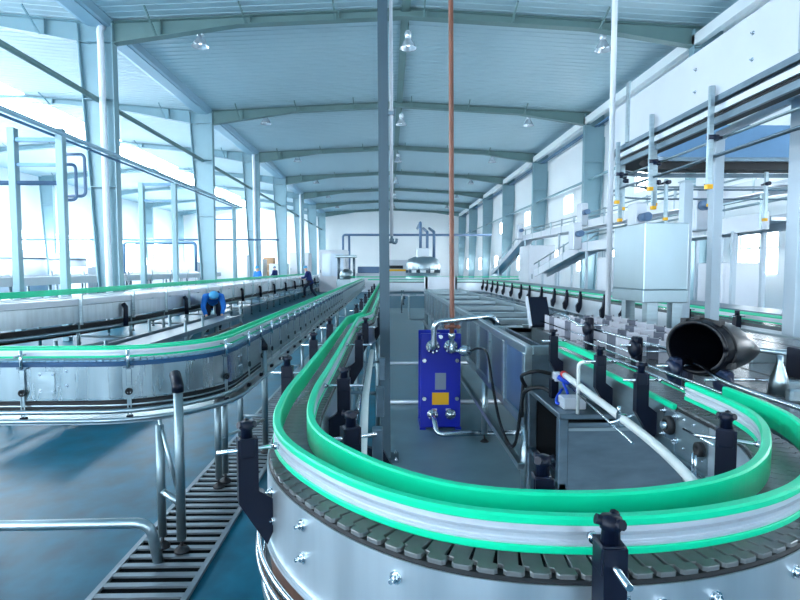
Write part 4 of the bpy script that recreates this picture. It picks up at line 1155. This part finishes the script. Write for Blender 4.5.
# ------------------------------------------------------------------ far end machines
cabinet('tall white machine left of the large glazed machine at the far end', -9.4, -7.6, 52, 54, 0, 3.1)
o = cabinet('large white glazed machine at the far end of the curved conveyor', -4.58, -2.75, 36, 38, 0, 2.85, win=True)
for x in (-4.3, -3.6):
    b = MB(); b.box(x, x + .55, 35.97, 35.985, 1.1, 2.1); b.build('glass_pane', 'glass', o)
r = thing('labelling_machine', 'steel labelling machine with a rounded head on posts behind the far conveyors', 'machine', (-2.4, 32, 0))
b = MB(); b.box(-3.0, -1.9, 31.5, 32.5, 0, 1.0, .03); b.build('base', 'steel', r)
for x in (-2.9, -2.0):
    for y in (31.6, 32.4):
        b = MB(); b.cyl((x, y, 1.0), (x, y, 2.3), .05, 10); b.build('post', 'steel_dark', r)
b = MB(); b.box(-3.05, -1.85, 31.4, 32.6, 2.25, 2.4, .03); b.build('head', 'steel', r)
b = MB(); b.lathe([(0, 1.0), (.4, 1.0), (.42, 1.3), (.3, 1.5), (.1, 1.6), (0, 1.6)], c=(-2.45, 32, 0), n=18); b.build('turret', 'steel', r)
r = thing('filling_machine', 'round topped steel filling machine with blue pipes at the far end right of centre', 'machine', (2.6, 40, 0))
b = MB(); b.lathe([(1.3, .0), (1.3, 1.3), (1.2, 1.3)], c=(2.6, 40, 0), n=24, caps=True); b.build('base', 'steel', r)
b = MB(); b.lathe([(1.25, 1.5), (1.3, 1.9), (1.1, 2.3), (.6, 2.5), (0, 2.5)], c=(2.6, 40, 0), n=24); b.build('dome', 'steel', r)
for k in range(10):
    a = 2 * PI * k / 10
    b = MB(); b.cyl((2.6 + 1.2 * math.cos(a), 40 + 1.2 * math.sin(a), 1.3), (2.6 + 1.2 * math.cos(a), 40 + 1.2 * math.sin(a), 1.9), .08, 8); b.build('filling_valve', 'steel_dark', r)
b = MB(); b.box(2.1, 3.0, 39.4, 40.3, 2.4, 3.1, .04); b.build('top_box', 'alu', r)
for x in (2.4, 2.9, 3.4):
    b = MB(); b.tube(fillet([(x, 40, 2.4), (x, 40, 4.3 if x > 2.5 else 5.0), (x + .1, 46, 5.0)], .3), .11, 10); b.build('pipe', 'blue_pipe', r)
b = MB(); b.tube(fillet([(-3.8, 46, .3), (-3.8, 46, 4.45), (8.8, 46, 4.45)], .25), .1, 10); b.tube([(-3.3, 46.3, .3), (-3.3, 46.3, 4.45)], .1, 10)
tag(b.build('overhead_pipe', 'blue_pipe'), 'blue grey pipe rising at the far end and crossing the hall above the machines', 'pipe')
r = thing('blue_crate_machine', 'blue topped machine at the far end just left of the slate post', 'machine', (-1.2, 38, 0))
b = MB(); b.box(-2.2, -.4, 37.4, 38.6, 0, 1.3, .03); b.build('base', 'white_metal', r)
b = MB(); b.box(-2.1, -.6, 37.5, 38.5, 1.3, 1.75, .05); b.build('top', 'blue_pipe', r)
r = thing('yellow_sided_machine', 'white machine with a yellow stripe at the far end right of the slate post', 'machine', (.6, 44, 0))
b = MB(); b.box(-.5, 1.7, 43, 45, 0, 2.3, .03); b.build('housing', 'white_metal', r)
b = MB(); b.box(-.4, 1.6, 42.97, 43, 1.4, 1.55); b.build('stripe', 'yellow', r)
b = MB(); b.box(-.2, 1.2, 42.97, 43, 1.6, 1.85); b.build('opening', 'rubber', r)  # solid dark plate, shade of an opening put into its colour
# far crossing conveyors
for (y, x0_, x1_, z, lab) in ((24.5, -.9, 6, 1.05, 'pale crossing conveyor with green rail at the far end of the trough'), (29.0, -2, 7, 1.1, 'second pale crossing conveyor with green rail farther behind the trough')):
    o = thing('cross_conveyor', lab, 'conveyor', ((x0_ + x1_) / 2, y, 0), 'crossing conveyors at the far end')
    b = MB(); b.box(x0_, x1_, y - .15, y + .15, z - .2, z, .01); b.build('frame', 'white_metal', o)
    b = MB(); b.box(x0_, x1_, y - .17, y - .14, z + .05, z + .1); b.build('green_rail', 'green', o)
    b = MB(); b.box(x0_, x1_, y - .4, y - .36, .4, .48); b.build('lower_rail', 'white_metal', o)
    k = x0_ + .3
    while k < x1_:
        for s in (-.12, .12): leg(k, y + s, o, z - .2, .03)
        k += 1.3
# U shaped handrail at the end of the aisle
b = MB(); b.tube(fillet([(.68, 12.9, 1.0), (.5, 12.9, 1.0), (.5, 12.9, .42), (.9, 12.9, .42)], .08), .025, 10)
tag(b.build('bent_pipe', 'steel'), 'bent steel pipe at the far left corner of the trough', 'pipe')

# ------------------------------------------------------------------ left bay machines
r = thing('pipe_rack', 'blue grey pipe rack on square posts running past the left columns', 'rack', (-8.0, 14, 0))
for (x, y) in ((-7.3, 12.4), (-8.35, 12.4), (-7.3, 18.8), (-8.4, 18.8), (-7.3, 26), (-8.4, 26)):
    b = MB(); b.box(x - .08, x + .08, y - .08, y + .08, 0, 4.75 if y < 13 else 4.55, .01); b.build('post', 'column', r)
for y in (12.4, 18.8, 26):
    b = MB(); b.bar((-7.3, y, 4.5), (-8.4, y, 4.5), .09); b.bar((-7.3, y, 3.95), (-8.4, y, 3.95), .07); b.build('cross_bar', 'blue_metal', r)
for (x, z, q, m) in ((-7.2, 4.62, .055, 'gutter'), (-7.4, 4.7, .04, 'white_metal'), (-7.45, 4.6, .03, 'blue_metal')):
    b = MB(); b.tube([(x, 3.0, z), (x, 27, z)], q, 10); b.build('pipe', m, r)
b = MB(); b.tube([(-7.32, 12.4, 3.55), (-14, 12.4, 3.55)], .05, 8); b.tube(fillet([(-7.5, 12.6, 4.0), (-7.1, 12.6, 4.0), (-7.1, 12.6, 3.2), (-7.5, 12.6, 3.2)], .12), .035, 8); b.tube(fillet([(-7.5, 12.7, 4.25), (-6.95, 12.7, 4.25), (-6.95, 12.7, 3.3), (-7.5, 12.7, 3.3)], .12), .035, 8); b.build('branch_pipe', 'blue_pipe', r)
b = MB(); b.tube(fillet([(-13, 27, .3), (-13, 27, 2.9), (-9.5, 27, 2.9), (-9.5, 27, 1.5)], .2), .07, 8); b.cyl((-20, 30, 3.2), (-6, 30, 3.2), .05, 8)
tag(b.build('bridge_pipe', 'blue_metal'), 'thin pipes bridging between machines beyond the left columns', 'pipe')
for i, (x, y, w_, h) in enumerate(((-22.2, 29, 2.2, 2.1), (-19.4, 29, 2.4, 2.2), (-16.9, 29, 1.7, 2.15), (-15.4, 30, 1.0, 2.0))):
    o = thing('storage_tank', 'grey round tank in the left bay, %s of the four' % ['leftmost', 'second from left', 'third from left', 'rightmost'][i], 'tank', (x, y, 0), 'grey tanks in the left bay')
    b = MB(); b.lathe([(0, .35), (w_ / 2, .35), (w_ / 2, h), (w_ / 2 * .9, h + .1), (w_ * .15, h + .4), (0, h + .4)], c=(x, y, 0), n=28); b.build('tank_shell', 'tank', o)
    b = MB(); b.lathe([(w_ / 2 + .02, h - .1), (w_ / 2 + .03, h - .05), (w_ / 2 + .02, h)], c=(x, y, 0), n=28); b.build('rim_band', 'steel_dark', o)
    for k in range(4):
        a = PI / 4 + PI / 2 * k
        b = MB(); b.cyl((x + w_ * .4 * math.cos(a), y + w_ * .4 * math.sin(a), 0), (x + w_ * .4 * math.cos(a), y + w_ * .4 * math.sin(a), .5), .05, 8); b.build('leg', 'steel', o)
for (x, y, lab) in ((-10.2, 16, 'low roller conveyor right behind the first left column'), (-12.4, 17, 'low roller conveyor farther out in the left bay')):
    o = thing('roller_conveyor', lab, 'conveyor', (x, y + 8, 0), 'low roller conveyors in the left bay')
    ya, yb = y - 6, y + 15.5
    for s in (-.5, .5):
        b = MB(); b.box(x + s - .03, x + s + .03, ya, yb, 1.17, 1.4); b.build('side_frame', 'white_metal', o)
    b = MB(); b.box(x - .47, x + .47, ya, yb, 1.2, 1.25); b.build('bed', 'steel_dark', o)
    k = ya + .2; n_ = 0; rm = None
    while k < yb and n_ < 60:
        if rm is None:
            b = MB(); b.cyl((x - .47, k, 1.34), (x + .47, k, 1.34), .05, 8); rm = b.build('roller', 'steel', o); k0 = k
        else:
            q = rm.copy(); col.objects.link(q); q.location = (0, k - k0, 0)
        k += .53; n_ += 1
    k = ya + .3
    while k < yb:
        for s in (-.5, .5): leg(x + s, k, o, 1.18, .04)
        b = MB(); b.box(x + .53, x + .58, k - .05, k + .05, 1.1, 1.56); b.build('side_guard', 'white_metal', o)
        k += 2.0
for i, (x, y, w_, h, d_) in enumerate(((-14.5, 33, 3.0, 2.0, 1.5), (-11.5, 36, 2.2, 2.5, 1.5), (-17, 38, 4, 1.9, 2), (-9.6, 44, 1.4, 2.0, 1.2), (-13.2, 47, 2.4, 2.4, 1.6), (-15.0, 25, 1.3, 1.7, 1.0))):
    cabinet('pale grey machine housing in the left bay, %s' % ['behind the low rollers', 'beside the second column', 'wide and low near the tanks', 'small near the third column', 'in the distance', 'just past the first column'][i], x, x + w_, y, y + d_, 0, h, ['white_metal', 'alu', 'steel_side'][i % 3])
for i, (x, y) in enumerate(((-10.9, 50), (-9.9, 50))):
    for k in range(4 if i == 0 else 3):
        b = MB(); z = .15 + .62 * k; b.box(x - .45, x + .45, y - .4, y + .4, z, z + .6, .01)
        tag(b.build('carton', 'carton'), 'brown carton in the %s stack at the far end, %s' % (['left', 'right'][i], ['lowest', 'second up', 'third up', 'topmost'][k]), 'carton', 'stacked cartons at the far end')
    b = MB()
    for q in (-.4, 0, .4): b.box(x + q - .05, x + q + .05, y - .45, y + .45, 0, .11)
    b.box(x - .48, x + .48, y - .45, y + .45, .11, .15)
    tag(b.build('pallet', 'carton'), 'wooden pallet under the %s stack of cartons at the far end' % ['left', 'right'][i], 'pallet', 'pallets at the far end')

# ------------------------------------------------------------------ people
def skin_mesh(name, verts, edges, radii, m, parent, root=0, sub=2):
    me = bpy.data.meshes.new(name); me.from_pydata(verts, edges, [])
    o = bpy.data.objects.new(name, me); col.objects.link(o)
    md = o.modifiers.new('skin', 'SKIN')
    for i, rr in enumerate(radii):
        sv = me.skin_vertices[0].data[i]
        sv.radius = rr if isinstance(rr, tuple) else (rr, rr)
        sv.use_root = (i == root)
    s2 = o.modifiers.new('sub', 'SUBSURF'); s2.levels = sub; s2.render_levels = sub
    dg = bpy.context.evaluated_depsgraph_get(); dg.update()
    nm = bpy.data.meshes.new_from_object(o.evaluated_get(dg))
    o.modifiers.clear(); o.data = nm; nm.materials.clear(); nm.materials.append(M[m])
    for p in nm.polygons: p.use_smooth = True
    o.parent = parent
    return o
def person(label, loc, rz, J, top, group=None, cap='cap'):
    """J: joint positions, facing +y locally"""
    r = thing('person', label, 'person', loc, group, rz)
    V = lambda k: Vector(J[k])
    # body: pelvis 0, waist, chest, neck, head, arms, hands, legs, feet
    names = ['pelvis', 'waist', 'chest', 'neck', 'chin', 'crown', 'shL', 'elL', 'wrL', 'hdL', 'shR', 'elR', 'wrR', 'hdR', 'hpL', 'knL', 'anL', 'toL', 'hpR', 'knR', 'anR', 'toR']
    vs = [tuple(V(n)) for n in names]; ix = {n: i for i, n in enumerate(names)}
    E_ = [('pelvis', 'waist'), ('waist', 'chest'), ('chest', 'neck'), ('neck', 'chin'), ('chin', 'crown'), ('chest', 'shL'), ('shL', 'elL'), ('elL', 'wrL'), ('wrL', 'hdL'), ('chest', 'shR'), ('shR', 'elR'), ('elR', 'wrR'), ('wrR', 'hdR'),
          ('pelvis', 'hpL'), ('hpL', 'knL'), ('knL', 'anL'), ('anL', 'toL'), ('pelvis', 'hpR'), ('hpR', 'knR'), ('knR', 'anR'), ('anR', 'toR')]
    rad = dict(pelvis=.12, waist=.11, chest=.13, neck=.055, chin=.085, crown=.075, shL=.06, elL=.042, wrL=.03, hdL=.035, shR=.06, elR=.042, wrR=.03, hdR=.035, hpL=.085, knL=.055, anL=.04, toL=.038, hpR=.085, knR=.055, anR=.04, toR=.038)
    ed = [(ix[a], ix[c]) for a, c in E_]; rd = [rad[n] for n in names]
    # fingers and thumb on each hand
    for s in ('L', 'R'):
        h = V('hd' + s); d = (h - V('wr' + s)).normalized(); sx = d.cross(Vector((0, 0, 1)))
        sx = sx.normalized() if sx.length > .1 else Vector((1, 0, 0))
        for k, (o_, l_) in enumerate(((-.028, .06), (-.01, .075), (.01, .07), (.028, .055))):
            i0 = len(vs); vs.append(tuple(h + sx * o_ + d * .03)); vs.append(tuple(h + sx * o_ + d * (.03 + l_) + Vector((0, 0, -.012))))
            ed += [(ix['hd' + s], i0), (i0, i0 + 1)]; rd += [.01, .008]
        i0 = len(vs); vs.append(tuple(h + sx * -.045 - d * .01)); ed.append((ix['hd' + s], i0)); rd.append(.011)
    skin_mesh('body', vs, ed, rd, 'skin', r)
    # face: eyes, nose as part of the head piece
    f = (V('chin') - V('neck')); fw = Vector(J['face']).normalized(); hc = (V('chin') + V('crown')) / 2; upd = (V('crown') - V('chin')).normalized(); sd = fw.cross(upd).normalized()
    b = MB()
    b.loft([[hc + fw * .085 + sd * q * .004 + upd * .02 for q in (-1, 1)] + [hc + fw * .09 + upd * .02], [hc + fw * .088 + sd * q * .016 - upd * .02 for q in (-1, 1)] + [hc + fw * .115 - upd * .018]])
    nb = MB(); nb.v = [tuple(v) for v in b.v]; nb.f = b.f; nb.sm = b.sm
    me = nb.mesh('nose'); me.materials.append(M['skin']); o = bpy.data.objects.new('nose', me); col.objects.link(o); o.parent = r
    for q in (-1, 1):
        b = MB(); p = hc + fw * .082 + sd * q * .032 + upd * .02; b.lathe([(0, -.008), (.009, 0), (0, .008)], c=p, n=8)
        me = b.mesh('eye'); me.materials.append(M['shoe']); o = bpy.data.objects.new('eye', me); col.objects.link(o); o.parent = r
        b = MB(); p = hc + sd * q * .088; b.lathe([(0, -.03), (.014, -.01), (.014, .015), (0, .03)], c=p, n=8)
        me = b.mesh('ear'); me.materials.append(M['skin']); o = bpy.data.objects.new('ear', me); col.objects.link(o); o.parent = r
    b = MB(); p = hc + fw * .086 - upd * .05; b.obox(p, sd, fw, upd, .022, .006, .006); me = b.mesh('mouth'); me.materials.append(M['red']); o = bpy.data.objects.new('mouth', me); col.objects.link(o); o.parent = r
    # clothes
    tn = ['pelvis', 'waist', 'chest', 'neck', 'shL', 'elL', 'wrL', 'shR', 'elR', 'wrR']
    tr = [.155, .145, .165, .075, .085, .065, .05, .085, .065, .05]
    low = V('pelvis') + (V('pelvis') - V('waist')).normalized() * .14
    tv = [tuple(V(n)) for n in tn] + [tuple(low)]; ti = {n: i for i, n in enumerate(tn)}
    nk = V('chest') + (V('neck') - V('chest')) * .8; tv[3] = tuple(nk)
    te = [(ti[a], ti[c]) for a, c in (('pelvis', 'waist'), ('waist', 'chest'), ('chest', 'neck'), ('chest', 'shL'), ('shL', 'elL'), ('elL', 'wrL'), ('chest', 'shR'), ('shR', 'elR'), ('elR', 'wrR'))] + [(0, len(tv) - 1)]
    skin_mesh('jacket', tv, te, tr + [.16], top, r)
    ln = ['pelvis', 'hpL', 'knL', 'anL', 'hpR', 'knR', 'anR']; li = {n: i for i, n in enumerate(ln)}
    skin_mesh('trousers', [tuple(V(n)) for n in ln], [(0, 1), (1, 2), (2, 3), (0, 4), (4, 5), (5, 6)], [.135, .105, .08, .062, .105, .08, .062], 'darkcloth', r)
    for s in ('L', 'R'):
        skin_mesh('shoe', [tuple(V('an' + s) + Vector((0, -.03, -.03))), tuple((V('an' + s) + V('to' + s)) / 2 + Vector((0, 0, .0))), tuple(V('to' + s))], [(0, 1), (1, 2)], [.05, .05, .042], 'shoe', r)
    b = MB(); prof = [(.112, -.012), (.115, .02), (.108, .06), (.08, .1), (.04, .118), (0, .122)]
    mt = Matrix((sd, fw, upd)).transposed()
    b.lathe(prof, c=hc + upd * .01, n=20, mtx=mt); b.loft([[hc + fw * .1 + sd * q * .07 + upd * (.0 + e) for q in (-1, -.4, .4, 1)] for e in (0, .012)] , caps=False) if False else None
    me = b.mesh('cap'); me.materials.append(M[cap]); o = bpy.data.objects.new('cap', me); col.objects.link(o); o.parent = r
    return r
walkJ = dict(pelvis=(0, 0, .93), waist=(0, .05, 1.08), chest=(0, .12, 1.32), neck=(0, .2, 1.49), chin=(0, .25, 1.58), crown=(0, .27, 1.70), face=(0, 1, -.25),
             shL=(-.19, .12, 1.4), elL=(-.24, .22, 1.14), wrL=(-.2, .45, 1.12), hdL=(-.19, .53, 1.12), shR=(.19, .12, 1.4), elR=(.25, .1, 1.12), wrR=(.22, .33, 1.02), hdR=(.21, .41, 1.02),
             hpL=(-.1, .0, .88), knL=(-.11, .3, .56), anL=(-.11, .28, .13), toL=(-.11, .45, .07), hpR=(.1, -.02, .88), knR=(.11, -.02, .48), anR=(.11, -.32, .12), toR=(.12, -.18, .045))
person('worker in a navy suit and light blue cap striding left behind the curved conveyor', (-4.2, 29.3, 0), R(80), walkJ, 'navycloth', 'workers')
bendJ = dict(pelvis=(0, -.15, .78), waist=(0, .02, .88), chest=(0, .3, .98), neck=(0, .46, 1.0), chin=(0, .56, .98), crown=(0, .68, 1.0), face=(0, .5, -1),
             shL=(-.19, .36, .95), elL=(-.24, .42, .68), wrL=(-.18, .58, .5), hdL=(-.17, .63, .44), shR=(.19, .36, .95), elR=(.25, .4, .68), wrR=(.18, .6, .5), hdR=(.17, .65, .44),
             hpL=(-.11, -.15, .74), knL=(-.15, .18, .46), anL=(-.14, -.05, .1), toL=(-.15, .13, .045), hpR=(.11, -.15, .74), knR=(.15, .16, .46), anR=(.14, -.12, .1), toR=(.15, .06, .045))
person('worker in a bright blue jacket bending down beside the wide table conveyor', (-4.45, 13.8, 0), R(200), bendJ, 'bluecloth', 'workers', 'cap')
standJ = dict(walkJ)
standJ.update(pelvis=(0, 0, .95), waist=(0, .02, 1.1), chest=(0, .03, 1.34), neck=(0, .05, 1.5), chin=(0, .08, 1.59), crown=(0, .08, 1.71), face=(0, 1, -.3), shL=(-.19, .03, 1.42), shR=(.19, .03, 1.42),
              elL=(-.25, .05, 1.14), wrL=(-.17, .28, 1.08), hdL=(-.16, .36, 1.08), elR=(.25, .05, 1.14), wrR=(.17, .28, 1.08), hdR=(.16, .36, 1.08),
              hpL=(-.1, 0, .9), knL=(-.11, .03, .5), anL=(-.11, 0, .11), toL=(-.12, .16, .045), hpR=(.1, 0, .9), knR=(.11, .03, .5), anR=(.11, 0, .11), toR=(.12, .16, .045))
person('worker with a blue cap standing far back beside the pale machines', (-8.9, 42.9, 0), R(60), standJ, 'navycloth', 'workers', 'blue_pipe')
person('worker in blue standing far back by the third left column', (-7.4, 31.0, 0), R(150), standJ, 'bluecloth', 'workers', 'cap')

# ------------------------------------------------------------------ light
w = bpy.data.worlds.new('world'); sc.world = w; w.use_nodes = True
bg = w.node_tree.nodes['Background']
bg.inputs['Color'].default_value = (.72, .88, 1, 1); bg.inputs['Strength'].default_value = 1.25
sc.view_settings.view_transform = 'Standard'
sc.view_settings.look = 'None'
sc.view_settings.exposure = 0.95
sc.view_settings.gamma = 1
sc.view_settings.use_curve_mapping = False
sc.cycles.use_denoising = True
sc.cycles.max_bounces = 8
sc.cycles.diffuse_bounces = 5
sc.cycles.sample_clamp_indirect = 6
